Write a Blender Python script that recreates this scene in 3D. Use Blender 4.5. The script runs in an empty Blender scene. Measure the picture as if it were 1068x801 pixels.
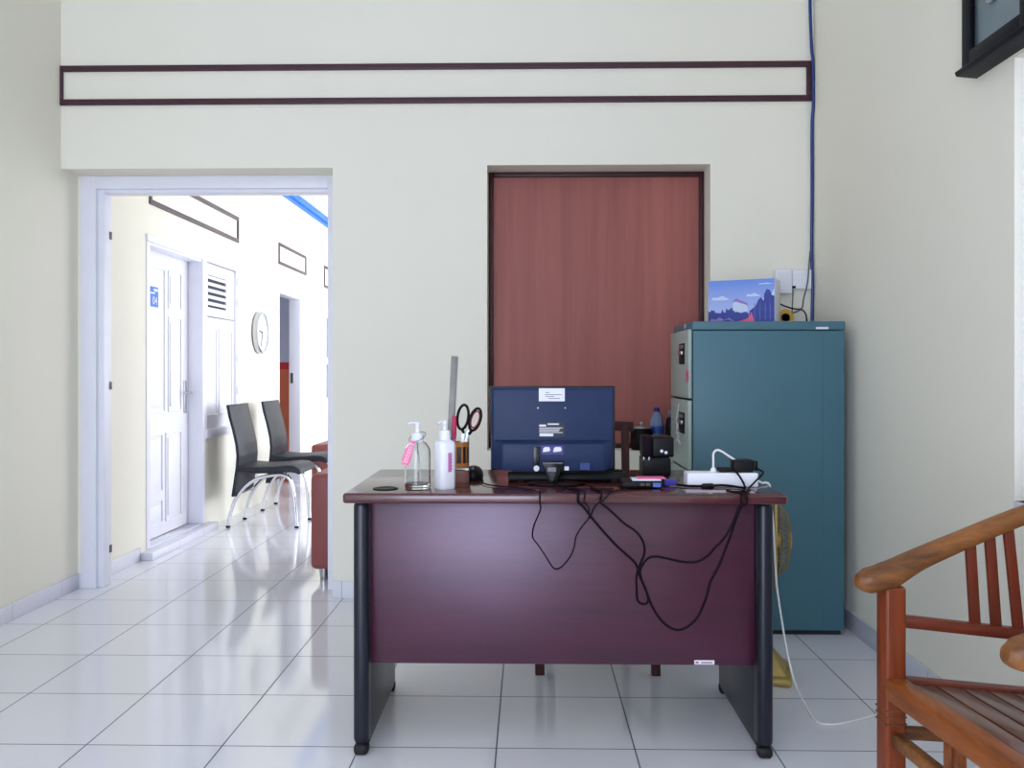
import bpy, bmesh, math, random
from mathutils import Vector, Matrix, Euler
random.seed(7)
S = bpy.context.scene
COL = S.collection
# ------------------------------------------------------------------ camera
W_, H_ = 1068, 801
F_, HOR, EYE = 907.0, 388.0, 1.09
TH = math.atan(17.3 / F_)
cT, sT = math.cos(TH), math.sin(TH)
cam_d = bpy.data.cameras.new('camera')
cam = bpy.data.objects.new('camera', cam_d); COL.objects.link(cam)
cam_d.sensor_width = 36.0; cam_d.lens = F_ / W_ * 36.0
cam_d.shift_y = (HOR - H_ / 2) / W_
cam_d.clip_start = 0.05
cam.location = (0, 0, EYE); cam.rotation_euler = (math.pi / 2, 0, TH)
S.camera = cam

def ray(x, y):
    u, v = (x - W_ / 2) / F_, -(y - HOR) / F_
    return Vector((cT * u - sT, sT * u + cT, v))
def P(x, y, Y):                       # the point seen at pixel x, y at depth Y
    d = ray(x, y); t = Y / d.y
    return Vector((d.x * t, Y, EYE + d.z * t))
def Zp(x, y, z):                      # on the horizontal plane at height z
    d = ray(x, y); t = (z - EYE) / d.z
    return Vector((d.x * t, d.y * t, z))
def Xp(x, y, X):                      # on the plane X = const
    d = ray(x, y); t = X / d.x
    return Vector((X, d.y * t, EYE + d.z * t))

# ------------------------------------------------------------------ materials
def new_mat(name):
    m = bpy.data.materials.new(name); m.use_nodes = True
    nt = m.node_tree; b = nt.nodes['Principled BSDF']
    return m, nt, b
def lin(c):
    return tuple(((v / 255) / 12.92 if v / 255 <= .04045 else ((v / 255 + .055) / 1.055) ** 2.4) for v in c)
def mat(name, rgb, rough=.5, metal=0.0, var=.06, scale=8.0, bump=0.0, coat=0.0, spec=.5, trans=0.0, ior=1.45):
    """plain paint / plastic / metal: base colour varied a little by noise"""
    m, nt, b = new_mat(name)
    c = lin(rgb)
    tc = nt.nodes.new('ShaderNodeTexCoord')
    nz = nt.nodes.new('ShaderNodeTexNoise'); nz.inputs['Scale'].default_value = scale; nz.inputs['Detail'].default_value = 4
    nt.links.new(tc.outputs['Object'], nz.inputs['Vector'])
    cr = nt.nodes.new('ShaderNodeValToRGB')
    cr.color_ramp.elements[0].position = .3; cr.color_ramp.elements[1].position = .7
    cr.color_ramp.elements[0].color = (*[v * (1 - var) for v in c], 1)
    cr.color_ramp.elements[1].color = (*[min(1, v * (1 + var)) for v in c], 1)
    nt.links.new(nz.outputs['Fac'], cr.inputs['Fac']); nt.links.new(cr.outputs['Color'], b.inputs['Base Color'])
    b.inputs['Roughness'].default_value = rough; b.inputs['Metallic'].default_value = metal
    b.inputs['Coat Weight'].default_value = coat; b.inputs['Coat Roughness'].default_value = .12
    b.inputs['Specular IOR Level'].default_value = spec
    b.inputs['Transmission Weight'].default_value = trans; b.inputs['IOR'].default_value = ior
    if bump:
        bp = nt.nodes.new('ShaderNodeBump'); bp.inputs['Strength'].default_value = bump; bp.inputs['Distance'].default_value = .002
        n2 = nt.nodes.new('ShaderNodeTexNoise'); n2.inputs['Scale'].default_value = scale * 12; n2.inputs['Detail'].default_value = 5
        nt.links.new(tc.outputs['Object'], n2.inputs['Vector'])
        nt.links.new(n2.outputs['Fac'], bp.inputs['Height']); nt.links.new(bp.outputs['Normal'], b.inputs['Normal'])
    return m
def wood(name, dark, light, stretch=(30, 30, 1.5), rough=.4, coat=0.0, bands=2.0, spec=.5, coat_rough=.12):
    m, nt, b = new_mat(name)
    tc = nt.nodes.new('ShaderNodeTexCoord'); mp = nt.nodes.new('ShaderNodeMapping')
    mp.inputs['Scale'].default_value = stretch
    nt.links.new(tc.outputs['Object'], mp.inputs['Vector'])
    n1 = nt.nodes.new('ShaderNodeTexNoise'); n1.inputs['Scale'].default_value = 1.0; n1.inputs['Detail'].default_value = 8; n1.inputs['Roughness'].default_value = .62
    n1.inputs['Distortion'].default_value = .6
    nt.links.new(mp.outputs['Vector'], n1.inputs['Vector'])
    n2 = nt.nodes.new('ShaderNodeTexNoise'); n2.inputs['Scale'].default_value = bands * .12; n2.inputs['Detail'].default_value = 3
    nt.links.new(mp.outputs['Vector'], n2.inputs['Vector'])
    mx = nt.nodes.new('ShaderNodeMath'); mx.operation = 'ADD'
    nt.links.new(n1.outputs['Fac'], mx.inputs[0]); nt.links.new(n2.outputs['Fac'], mx.inputs[1])
    hf = nt.nodes.new('ShaderNodeMath'); hf.operation = 'MULTIPLY'; hf.inputs[1].default_value = .5
    nt.links.new(mx.outputs[0], hf.inputs[0])
    cr = nt.nodes.new('ShaderNodeValToRGB')
    cr.color_ramp.elements[0].position = .36; cr.color_ramp.elements[1].position = .64
    cr.color_ramp.elements[0].color = (*lin(dark), 1); cr.color_ramp.elements[1].color = (*lin(light), 1)
    nt.links.new(hf.outputs[0], cr.inputs['Fac']); nt.links.new(cr.outputs['Color'], b.inputs['Base Color'])
    b.inputs['Roughness'].default_value = rough; b.inputs['Coat Weight'].default_value = coat; b.inputs['Coat Roughness'].default_value = coat_rough
    b.inputs['Specular IOR Level'].default_value = spec
    bp = nt.nodes.new('ShaderNodeBump'); bp.inputs['Strength'].default_value = .08; bp.inputs['Distance'].default_value = .001
    nt.links.new(n1.outputs['Fac'], bp.inputs['Height']); nt.links.new(bp.outputs['Normal'], b.inputs['Normal'])
    return m
def tile_mat(name, rgb, grout, rough, x0, y0, T=.4, g=.0022, use=('X', 'Y')):
    m, nt, b = new_mat(name)
    tc = nt.nodes.new('ShaderNodeTexCoord'); sp = nt.nodes.new('ShaderNodeSeparateXYZ')
    nt.links.new(tc.outputs['Object'], sp.inputs[0])
    def math_(op, a, v):
        n = nt.nodes.new('ShaderNodeMath'); n.operation = op
        nt.links.new(a, n.inputs[0])
        if hasattr(v, 'links'): nt.links.new(v, n.inputs[1])
        elif v is not None: n.inputs[1].default_value = v
        return n.outputs[0]
    acc = None; cells = []
    for ax, o in (('X', x0), ('Y', y0)):
        if ax not in use: continue
        s = math_('DIVIDE', math_('SUBTRACT', sp.outputs[ax], o), T)
        fr = math_('SUBTRACT', s, None); nt.links.new(math_('FLOOR', s, None), fr.node.inputs[1])
        cells.append(math_('FLOOR', s, None))
        d = math_('ABSOLUTE', math_('SUBTRACT', fr, .5), None)       # 0.5 at the joint
        k = math_('GREATER_THAN', d, .5 - g / T)
        if acc is None: acc = k
        else: acc = math_('MAXIMUM', acc, k)
    wn = nt.nodes.new('ShaderNodeTexWhiteNoise'); wn.noise_dimensions = '2D'
    cb = nt.nodes.new('ShaderNodeCombineXYZ')
    for i, c in enumerate(cells): nt.links.new(c, cb.inputs[i])
    nt.links.new(cb.outputs[0], wn.inputs['Vector'])
    c = lin(rgb)
    tl = nt.nodes.new('ShaderNodeMix'); tl.data_type = 'RGBA'
    tl.inputs['A'].default_value = (*[v * .975 for v in c], 1); tl.inputs['B'].default_value = (*c, 1)
    nt.links.new(wn.outputs['Value'], tl.inputs['Factor'])
    mx = nt.nodes.new('ShaderNodeMix'); mx.data_type = 'RGBA'
    nt.links.new(tl.outputs['Result'], mx.inputs['A']); mx.inputs['B'].default_value = (*lin(grout), 1)
    nt.links.new(acc, mx.inputs['Factor']); nt.links.new(mx.outputs['Result'], b.inputs['Base Color'])
    r = nt.nodes.new('ShaderNodeMath'); r.operation = 'MULTIPLY_ADD'; r.inputs[1].default_value = .5; r.inputs[2].default_value = rough
    nt.links.new(acc, r.inputs[0]); nt.links.new(r.outputs[0], b.inputs['Roughness'])
    bp = nt.nodes.new('ShaderNodeBump'); bp.inputs['Strength'].default_value = .25; bp.inputs['Distance'].default_value = .001; bp.invert = True
    nt.links.new(acc, bp.inputs['Height'])
    nz = nt.nodes.new('ShaderNodeTexNoise'); nz.inputs['Scale'].default_value = 5.0
    nt.links.new(tc.outputs['Object'], nz.inputs['Vector'])
    b2 = nt.nodes.new('ShaderNodeBump'); b2.inputs['Strength'].default_value = .06; b2.inputs['Distance'].default_value = .01
    nt.links.new(nz.outputs['Fac'], b2.inputs['Height']); nt.links.new(bp.outputs['Normal'], b2.inputs['Normal'])
    nt.links.new(b2.outputs['Normal'], b.inputs['Normal'])
    return m
def glass_mat(name, tint=(255, 255, 255), rough=.0, ior=1.45):
    m, nt, b = new_mat(name)
    b.inputs['Base Color'].default_value = (*lin(tint), 1); b.inputs['Transmission Weight'].default_value = 1.0
    b.inputs['Roughness'].default_value = rough; b.inputs['IOR'].default_value = ior
    return m
def band_mat(name):                    # painted dado: orange below, red line, pale blue-grey above
    m, nt, b = new_mat(name)
    tc = nt.nodes.new('ShaderNodeTexCoord'); sp = nt.nodes.new('ShaderNodeSeparateXYZ')
    nt.links.new(tc.outputs['Object'], sp.inputs[0])
    mr = nt.nodes.new('ShaderNodeMath'); mr.operation = 'DIVIDE'; mr.inputs[1].default_value = 2.0
    nt.links.new(sp.outputs['Z'], mr.inputs[0])
    cr = nt.nodes.new('ShaderNodeValToRGB'); cr.color_ramp.interpolation = 'CONSTANT'
    e = cr.color_ramp.elements
    e[0].position = 0; e[0].color = (*lin((205, 105, 70)), 1)
    e[1].position = .555; e[1].color = (*lin((195, 35, 45)), 1)
    n = e.new(.592); n.color = (*lin((185, 190, 215)), 1)
    nt.links.new(mr.outputs[0], cr.inputs['Fac']); nt.links.new(cr.outputs['Color'], b.inputs['Base Color'])
    b.inputs['Roughness'].default_value = .6
    return m

M = {}
M['wall'] = mat('cream wall paint', (239, 236, 221), .75, var=.012, scale=1.5, bump=.05, spec=.3)
M['ceiling'] = mat('white ceiling paint', (240, 240, 242), .8, var=.01)
M['white_wood'] = mat('white gloss paint on wood', (236, 237, 246), .35, var=.02)
M['white_door'] = mat('white door paint', (240, 240, 246), .4, var=.015)
M['tile'] = tile_mat('white floor tile', (230, 231, 236), (92, 96, 110), .09, -.093, 2.519)
M['skirt_x'] = tile_mat('white skirting tile', (228, 230, 236), (150, 150, 155), .2, -.1, 0, use=('X',), g=.0012, T=.2)
M['skirt_y'] = tile_mat('white skirting tile along depth', (224, 226, 236), (140, 142, 152), .2, 0, 3.37, use=('Y',), g=.0012)
M['brown_trim'] = mat('dark brown painted trim', (70, 40, 50), .5, var=.08, scale=14)
M['grey_trim'] = mat('grey brown painted trim', (84, 72, 74), .5)
M['dark_frame'] = mat('dark brown window frame', (58, 24, 28), .45)
M['board'] = wood('reddish brown wood board', (146, 83, 77), (168, 100, 91), (26, 26, 1.1), .5, bands=1.6, spec=.35)
M['blue_trim'] = mat('blue cornice paint', (50, 120, 225), .5)
M['band'] = band_mat('painted dado bands')
M['grey_pane'] = mat('grey window pane', (110, 112, 122), .15)
M['desk'] = wood('dark mahogany laminate', (54, 10, 32), (76, 20, 46), (3.5, 30, 40), .33, bands=2.0, spec=.9)
M['desk'].node_tree.nodes['Principled BSDF'].inputs['Specular Tint'].default_value = (.92, .84, 1.0, 1)
for n_ in M['desk'].node_tree.nodes:
    if n_.bl_idname == 'ShaderNodeBump': n_.inputs['Strength'].default_value = .015
M['desktop'] = wood('dark mahogany laminate top', (66, 26, 32), (92, 42, 44), (2.5, 30, 30), .16, coat=.5, bands=2.0)
M['navy'] = mat('dark navy painted steel', (22, 25, 38), .3, var=.1)
M['rubber'] = mat('black rubber', (18, 18, 20), .6)
M['black'] = mat('black plastic', (15, 15, 18), .45, var=.08, scale=20, spec=.25)
M['black_gloss'] = mat('black gloss plastic', (10, 10, 14), .25, spec=.25)
M['monitor'] = mat('blue black plastic', (36, 50, 84), .4, var=.05, scale=30, bump=.05, spec=.22)
M['monitor_edge'] = mat('black bezel plastic', (14, 16, 22), .25)
M['grey'] = mat('grey plastic', (120, 122, 128), .4)
M['silver'] = mat('brushed silver metal', (190, 192, 195), .3, metal=1.0)
M['chrome'] = mat('chrome', (225, 226, 230), .08, metal=1.0, var=.01)
M['steel'] = mat('dull steel', (122, 118, 114), .45, metal=.4, var=.1, scale=30)
M['white_plastic'] = mat('white plastic', (236, 238, 244), .35, var=.01)
M['paper'] = mat('white paper', (232, 232, 240), .7, var=.02)
M['ink'] = mat('dark ink', (50, 52, 70), .7)
M['dark_label'] = mat('dark label film', (14, 20, 40), .3)
M['purple'] = mat('purple film label', (58, 52, 130), .35)
M['cab_side'] = mat('teal grey enamel', (72, 114, 128), .42, var=.03, scale=3, bump=.03)
M['cab_drawer'] = mat('pale grey green enamel', (160, 178, 170), .4, var=.03, scale=3)
M['cab_dark'] = mat('dark plinth and gap shade', (20, 34, 40), .6)  # plinth colour, also the shade painted into the drawer gaps
M['pink'] = mat('pink plastic', (240, 110, 160), .4)
M['hot_pink'] = mat('hot pink plastic', (205, 30, 90), .35)
M['pink_label'] = mat('pink label', (220, 130, 185), .5)
M['clear'] = glass_mat('clear plastic', (252, 254, 255), .02, 1.3)
M['clear_blue'] = mat('clear bluish plastic', (176, 196, 232), .15, trans=.55, ior=1.2)
M['gel'] = glass_mat('clear gel', (250, 252, 255), .0, 1.33)
M['orange'] = mat('orange paper', (226, 140, 56), .5, var=.2, scale=40)
M['teal_wood_base'] = mat('pinkish brown plastic', (150, 108, 100), .3)
M['scissor_red'] = mat('dark red rubber', (150, 30, 50), .45)
M['blue_cap'] = mat('blue plastic cap', (28, 40, 130), .35)
M['blue_label'] = mat('blue bottle label', (44, 84, 160), .4, var=.3, scale=50)
M['vga_blue'] = mat('violet blue connector plastic', (62, 54, 160), .4)
M['dark_wood'] = wood('dark brown chair wood', (44, 22, 24), (70, 38, 38), (30, 30, 3), .5, spec=.2)
M['teak'] = wood('honey brown teak', (100, 48, 14), (168, 92, 34), (40, 40, 8), .45, coat=.15, spec=.3, bands=1.0)
M['teak_red'] = wood('red brown stained teak', (80, 28, 12), (116, 46, 22), (30, 30, 4), .45, coat=.15, spec=.3, bands=1.5)
M['teak_rail'] = wood('honey brown teak rail', (100, 48, 14), (168, 92, 34), (40, 8, 40), .45, coat=.15, bands=1.0, spec=.3)
M['teak_red_rail'] = wood('red brown stained teak rail', (80, 28, 12), (116, 46, 22), (4, 30, 30), .45, coat=.15, bands=1.5, spec=.3)
M['teak_post'] = wood('brown red teak post', (92, 36, 12), (146, 66, 26), (40, 40, 4), .45, coat=.15, bands=1.5, spec=.3)
M['teak_worn'] = wood('worn grey brown teak', (88, 56, 32), (156, 98, 46), (9, 60, 60), .5, coat=.1, spec=.3)
M['teak_seat'] = wood('polished brown teak planks', (78, 40, 28), (116, 68, 48), (50, 6, 40), .3, coat=.3)
M['gold'] = mat('gold painted plastic', (176, 152, 84), .4, metal=.25)
M['gold_wire'] = mat('gold fan wire', (150, 122, 74), .4, metal=.4)
M['fan_blade'] = mat('smoky fan blade', (96, 80, 52), .3)
M['black_leather'] = mat('black leatherette', (28, 31, 42), .5, var=.1, scale=30, bump=.1)
M['brown_leather'] = mat('reddish brown leather', (142, 78, 74), .45, var=.06, scale=12, bump=.12)
M['clock_face'] = mat('white clock face', (238, 244, 248), .3, var=.005)
M['cable_blue'] = mat('blue network cable', (32, 58, 120), .4)
M['cable_black'] = mat('black cable', (24, 12, 22), .6, spec=.12)
M['cable_grey'] = mat('grey cable', (96, 98, 102), .45)
M['cable_white'] = mat('white cable', (232, 232, 226), .4)
M['tape'] = mat('yellow brown tape roll', (206, 160, 50), .35)
M['clock_case'] = mat('black stained clock case', (22, 22, 30), .5, spec=.2)
M['clock_glass'] = mat('grey clock interior', (138, 150, 152), .5)
M['pane'] = glass_mat('clear window glass', (250, 253, 255), 0, 1.02)
M['sky_print'] = None
M['navy_print'] = mat('dark blue print', (52, 66, 150), .5, var=.15, scale=60)
M['mid_print'] = mat('mid blue print', (84, 108, 190), .5, var=.2, scale=80)
M['cloud_print'] = mat('cloud print', (206, 220, 246), .5)
M['pink_print'] = mat('pink print', (240, 104, 140), .5)
M['lilac_print'] = mat('lilac print', (150, 120, 196), .5)
M['brown_jar'] = mat('dark brown glazed pot', (20, 9, 10), .5, spec=.2)
def sky_print():
    m, nt, b = new_mat('printed blue sky')
    tc = nt.nodes.new('ShaderNodeTexCoord'); sp = nt.nodes.new('ShaderNodeSeparateXYZ')
    nt.links.new(tc.outputs['Object'], sp.inputs[0])
    mr = nt.nodes.new('ShaderNodeMapRange'); mr.inputs['From Max'].default_value = .2
    nt.links.new(sp.outputs['Z'], mr.inputs['Value'])
    cr = nt.nodes.new('ShaderNodeValToRGB')
    cr.color_ramp.elements[0].color = (*lin((196, 206, 246)), 1); cr.color_ramp.elements[1].color = (*lin((92, 138, 226)), 1)
    nt.links.new(mr.outputs['Result'], cr.inputs['Fac']); nt.links.new(cr.outputs['Color'], b.inputs['Base Color'])
    b.inputs['Roughness'].default_value = .45
    return m
M['sky_print'] = sky_print()

# ------------------------------------------------------------------ mesh helpers
def smooth_path(pts, n=8, closed=False):
    pts = [Vector(p) for p in pts]
    if len(pts) < 3 and not closed: return pts
    out = []; N = len(pts)
    rng = range(N if closed else N - 1)
    for i in rng:
        if closed: p0, p1, p2, p3 = pts[i - 1], pts[i], pts[(i + 1) % N], pts[(i + 2) % N]
        else: p0, p1, p2, p3 = pts[max(i - 1, 0)], pts[i], pts[i + 1], pts[min(i + 2, N - 1)]
        for k in range(n):
            t = k / n
            out.append(.5 * ((2 * p1) + (p2 - p0) * t + (2 * p0 - 5 * p1 + 4 * p2 - p3) * t * t + (3 * p1 - p0 - 3 * p2 + p3) * t ** 3))
    if not closed: out.append(pts[-1])
    return out
class MB:
    def __init__(self): self.bm = bmesh.new()
    def _merge(self, b, mtx=None):
        if mtx is not None: bmesh.ops.transform(b, matrix=mtx, verts=b.verts)
        bmesh.ops.recalc_face_normals(b, faces=b.faces)
        me = bpy.data.meshes.new('t'); b.to_mesh(me); b.free(); self.bm.from_mesh(me); bpy.data.meshes.remove(me)
        return self
    def box(self, lo, hi, bev=0, seg=2, mtx=None):
        b = bmesh.new(); bmesh.ops.create_cube(b, size=1)
        lo, hi = Vector(lo), Vector(hi)
        lo, hi = Vector([min(a, c) for a, c in zip(lo, hi)]), Vector([max(a, c) for a, c in zip(lo, hi)])
        c, s = (lo + hi) / 2, hi - lo
        for v in b.verts: v.co = Vector((v.co.x * s.x, v.co.y * s.y, v.co.z * s.z)) + c
        if bev: bmesh.ops.bevel(b, geom=b.edges[:], offset=min(bev, min(s) * .49), segments=seg, profile=.5, affect='EDGES')
        return self._merge(b, mtx)
    def bar(self, p0, p1, w, h, bev=0, up=(0, 0, 1), seg=2):   # beam of width w (across up) and height h (along up)
        p0, p1 = Vector(p0), Vector(p1); d = p1 - p0; L = d.length; d.normalize()
        u = Vector(up)
        if abs(u.dot(d)) > .98: u = Vector((1, 0, 0)) if abs(d.x) < .9 else Vector((0, 1, 0))
        s = d.cross(u).normalized(); u = s.cross(d).normalized()
        m = Matrix((d, s, u)).transposed().to_4x4(); m.translation = (p0 + p1) / 2
        return self.box((-L / 2, -w / 2, -h / 2), (L / 2, w / 2, h / 2), bev, seg, m)
    def sweep(self, pts, ra, rb=None, n=12, up=(0, 0, 1), smooth=0, closed=False, power=1.0):
        """elliptic or superelliptic section along pts; ra, rb scalars or lists (rb along up)"""
        rb = ra if rb is None else rb
        pts = [Vector(p) for p in pts]; N0 = len(pts)
        ra = list(ra) if hasattr(ra, '__len__') else [ra] * N0
        rb = list(rb) if hasattr(rb, '__len__') else [rb] * N0
        if smooth and (N0 > 2 or closed):
            q = smooth_path(pts, smooth, closed)
            def rs(r):
                o = []
                for i in range(len(q)):
                    t = i / smooth; k = int(t); f = t - k
                    o.append(r[k % N0] * (1 - f) + r[(k + 1) % N0 if closed else min(k + 1, N0 - 1)] * f)
                return o
            ra, rb = rs(ra), rs(rb); pts = q
        b = bmesh.new(); rings = []; N = len(pts); side = None
        for i, p in enumerate(pts):
            if closed: d = pts[(i + 1) % N] - pts[i - 1]
            else: d = pts[min(i + 1, N - 1)] - pts[max(i - 1, 0)]
            d.normalize()
            u = Vector(up)
            if side is None or abs(u.dot(d)) < .9:
                if abs(u.dot(d)) > .95: u = Vector((1, 0, 0)) if abs(d.x) < .9 else Vector((0, 1, 0))
                s = d.cross(u).normalized()
                if side is not None and s.dot(side) < 0: s = -s
            else: s = (side - d * side.dot(d)).normalized()
            side = s; u = s.cross(d).normalized()
            ring = []
            for k in range(n):
                a = 2 * math.pi * k / n; ca, sa = math.cos(a), math.sin(a)
                ca = math.copysign(abs(ca) ** power, ca); sa = math.copysign(abs(sa) ** power, sa)
                ring.append(b.verts.new(p + s * (ra[i] * ca) + u * (rb[i] * sa)))
            rings.append(ring)
        for i in range(N if closed else N - 1):
            A, B = rings[i], rings[(i + 1) % N]
            for k in range(n): b.faces.new((A[k], A[(k + 1) % n], B[(k + 1) % n], B[k]))
        if not closed:
            b.faces.new(rings[0]); b.faces.new(rings[-1])
        return self._merge(b)
    def tube(self, pts, r, n=8, smooth=8, closed=False): return self.sweep(pts, r, n=n, smooth=smooth, closed=closed)
    def lathe(self, prof, c=(0, 0, 0), axis='Z', n=32, sx=1, sy=1, mtx=None, power=1.0):
        b = bmesh.new(); rings = []
        for r, z in prof:
            if r <= 1e-6: rings.append([b.verts.new((0, 0, z))])
            else:
                ring = []
                for k in range(n):
                    a = 2 * math.pi * k / n; ca, sa = math.cos(a), math.sin(a)
                    ca = math.copysign(abs(ca) ** power, ca); sa = math.copysign(abs(sa) ** power, sa)
                    ring.append(b.verts.new((r * ca * sx, r * sa * sy, z)))
                rings.append(ring)
        for A, B in zip(rings, rings[1:]):
            if len(A) == 1 and len(B) == 1: continue
            for k in range(n):
                k2 = (k + 1) % n
                if len(A) == 1: b.faces.new((A[0], B[k2], B[k]))
                elif len(B) == 1: b.faces.new((A[k], A[k2], B[0]))
                else: b.faces.new((A[k], A[k2], B[k2], B[k]))
        if len(rings[0]) > 1: b.faces.new(rings[0])
        if len(rings[-1]) > 1: b.faces.new(rings[-1])
        R = {'Z': Matrix(), 'X': Matrix.Rotation(math.pi / 2, 4, 'Y'), 'Y': Matrix.Rotation(-math.pi / 2, 4, 'X')}[axis]
        m = Matrix.Translation(Vector(c)) @ R
        return self._merge(b, mtx @ m if mtx is not None else m)
    def prism(self, poly, plane, d0, d1, bev=0, seg=2, mtx=None):
        def co(a, c, d): return {'XZ': (a, d, c), 'YZ': (d, a, c), 'XY': (a, c, d)}[plane]
        b = bmesh.new()
        A = [b.verts.new(co(a, c, d0)) for a, c in poly]; B = [b.verts.new(co(a, c, d1)) for a, c in poly]
        n = len(poly)
        b.faces.new(A); b.faces.new(list(reversed(B)))
        for k in range(n): b.faces.new((A[k], A[(k + 1) % n], B[(k + 1) % n], B[k]))
        bmesh.ops.recalc_face_normals(b, faces=b.faces)
        if bev: bmesh.ops.bevel(b, geom=b.edges[:], offset=bev, segments=seg, profile=.5, affect='EDGES')
        return self._merge(b, mtx)
    def hull(self, pts, bev=0, seg=2):
        b = bmesh.new()
        for p in pts: b.verts.new(p)
        r = bmesh.ops.convex_hull(b, input=b.verts[:])
        bmesh.ops.delete(b, geom=[v for v in r['geom_interior'] if isinstance(v, bmesh.types.BMVert)], context='VERTS')
        bmesh.ops.dissolve_limit(b, angle_limit=.02, verts=b.verts[:], edges=b.edges[:])
        if bev: bmesh.ops.bevel(b, geom=b.edges[:], offset=bev, segments=seg, profile=.5, affect='EDGES')
        return self._merge(b)
    def build(self, name, m, parent=None, angle=38, flat=False):
        off = Vector((0, 0, 0)); p = parent
        while p is not None: off += p.location; p = p.parent
        if off.length: bmesh.ops.translate(self.bm, vec=-off, verts=self.bm.verts)
        me = bpy.data.meshes.new(name); self.bm.to_mesh(me); self.bm.free()
        me.materials.append(M[m] if isinstance(m, str) else m)
        if not flat:
            me.shade_smooth(); me.set_sharp_from_angle(angle=math.radians(angle))
        o = bpy.data.objects.new(name, me); COL.objects.link(o)
        if parent: o.parent = parent
        return o
def tag(o, label, cat, group=None):
    o['label'] = label; o['category'] = cat
    if group: o['group'] = group
    return o
def thing(name, label, cat, loc=(0, 0, 0), group=None):
    o = bpy.data.objects.new(name, None); COL.objects.link(o); o.location = loc; o.empty_display_size = .1
    return tag(o, label, cat, group)
def struct(o): o['kind'] = 'structure'; return o
def senv(name, loc=(0, 0, 0)):
    o = bpy.data.objects.new(name, None); COL.objects.link(o); o.location = loc; return struct(o)
def text(name, s, size, m, parent, mtx, depth=.0004):
    cu = bpy.data.curves.new('t', 'FONT'); cu.body = s; cu.size = size; cu.align_x = 'CENTER'; cu.align_y = 'CENTER'; cu.extrude = depth; cu.resolution_u = 3
    o = bpy.data.objects.new('t', cu); COL.objects.link(o)
    dg = bpy.context.evaluated_depsgraph_get()
    me = bpy.data.meshes.new_from_object(o.evaluated_get(dg)); bpy.data.objects.remove(o); bpy.data.curves.remove(cu)
    me.name = name; me.transform(mtx); me.materials.clear(); me.materials.append(M[m])
    r = bpy.data.objects.new(name, me); COL.objects.link(r)
    off = Vector((0, 0, 0)); p = parent
    while p is not None: off += p.location; p = p.parent
    me.transform(Matrix.Translation(-off)); r.parent = parent
    return r
# text facing the camera side (normal -Y): x to the right, y up
FRONT = Matrix.Rotation(math.pi / 2, 4, 'X')
# text facing +X (corridor wall), reading along +Y... seen from the right
SIDE = Matrix(((0, 0, 1, 0), (1, 0, 0, 0), (0, 1, 0, 0), (0, 0, 0, 1)))
def copy_tree(o, parent=None):
    c = o.copy(); COL.objects.link(c)
    if parent: c.parent = parent
    for ch in list(o.children): copy_tree(ch, c)
    return c

# ------------------------------------------------------------------ the room
YB, YB2, XL, XC, XR = 4.18, 4.44, -2.27, -2.245, 1.36     # back wall faces, left wall, corridor wall, right wall
YREAR, CEIL, CCEIL, YEND = -2.6, 3.3, 2.78, 12.0
struct(MB().box((-5, YREAR, -.1), (4.5, YEND + .2, 0)).build('floor', 'tile', flat=True))
struct(MB().box((XL - .2, YREAR - .2, CEIL), (XR + .2, YB2, CEIL + .1)).build('ceiling', 'ceiling', flat=True))
struct(MB().box((-5, YB2, CCEIL), (2.6, YEND, CCEIL + .1)).build('ceiling_corridor', 'ceiling', flat=True))
# back wall with the doorway on the left and the boarded window opening
dx1 = P(347, 400, YB).x; dz = 2.076
wx0, wx1 = P(508, 300, YB).x, P(741, 300, YB).x; wz0, wz1 = .712, 2.085
w = MB()
w.box((XL, YB, dz), (dx1, YB2, CEIL)).box((dx1, YB, 0), (wx0, YB2, CEIL))
w.box((wx0, YB, wz1), (wx1, YB2, CEIL)).box((wx0, YB, 0), (wx1, YB2, wz0)).box((wx1, YB, 0), (XR, YB2, CEIL))
w.box((XL, 4.34, 0), (P(84.5, 400, 4.34).x, YB2, dz))
struct(w.build('wall_back', 'wall', flat=True))
# left wall: room part, then the corridor part with its openings
d1a, d1b, d2a, d2b = 5.11, 5.93, 7.76, 8.5
s2b = 6.67
w = MB().box((XL - .2, YREAR, 0), (XL, YB2, CEIL))
struct(w.build('wall_left', 'wall', flat=True))
w = MB(); X0, X1 = XC - .1, XC
def seg(y0, y1, z0, z1): w.box((X0, y0, z0), (X1, y1, z1))
seg(YB2, d1a, 0, CCEIL); seg(d1a, s2b, 1.86, CCEIL); seg(d1b, s2b, 0, .665); seg(s2b, d2a, 0, CCEIL)
seg(d2a, d2b, 1.84, CCEIL); seg(d2b, 9.5, 0, CCEIL); seg(9.5, 10.4, 0, .75); seg(9.5, 10.4, 1.75, CCEIL); seg(10.4, YEND, 0, CCEIL)
struct(w.build('wall_corridor', 'wall', flat=True))
struct(MB().box((-4.6, 8.62, 0), (X0, 8.72, CCEIL)).build('wall_side_room', 'band', flat=True))
struct(MB().box((-4.7, YB2, 0), (-4.6, 8.72, CCEIL)).build('wall_side_room_left', 'wall', flat=True))
struct(MB().box((-.27, YB2, 0), (-.15, 5.75, CCEIL)).build('wall_added_light_block', 'wall', flat=True))  # unseen wall, added to keep veranda light off the room's left wall
struct(MB().box((X0, YEND, 0), (2.6, YEND + .15, CCEIL)).build('wall_end', 'wall', flat=True))
# right wall with its window
ry0, ry1, rz0, rz1 = 1.15, Xp(1058, 300, XR).y, .73, 1.97
w = MB().box((XR, YREAR, 0), (XR + .17, ry0, CEIL)).box((XR, ry1, 0), (XR + .17, YB2, CEIL))
w.box((XR, ry0, 0), (XR + .17, ry1, rz0)).box((XR, ry0, rz1), (XR + .17, ry1, CEIL))
struct(w.build('wall_right', 'wall', flat=True))
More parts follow.
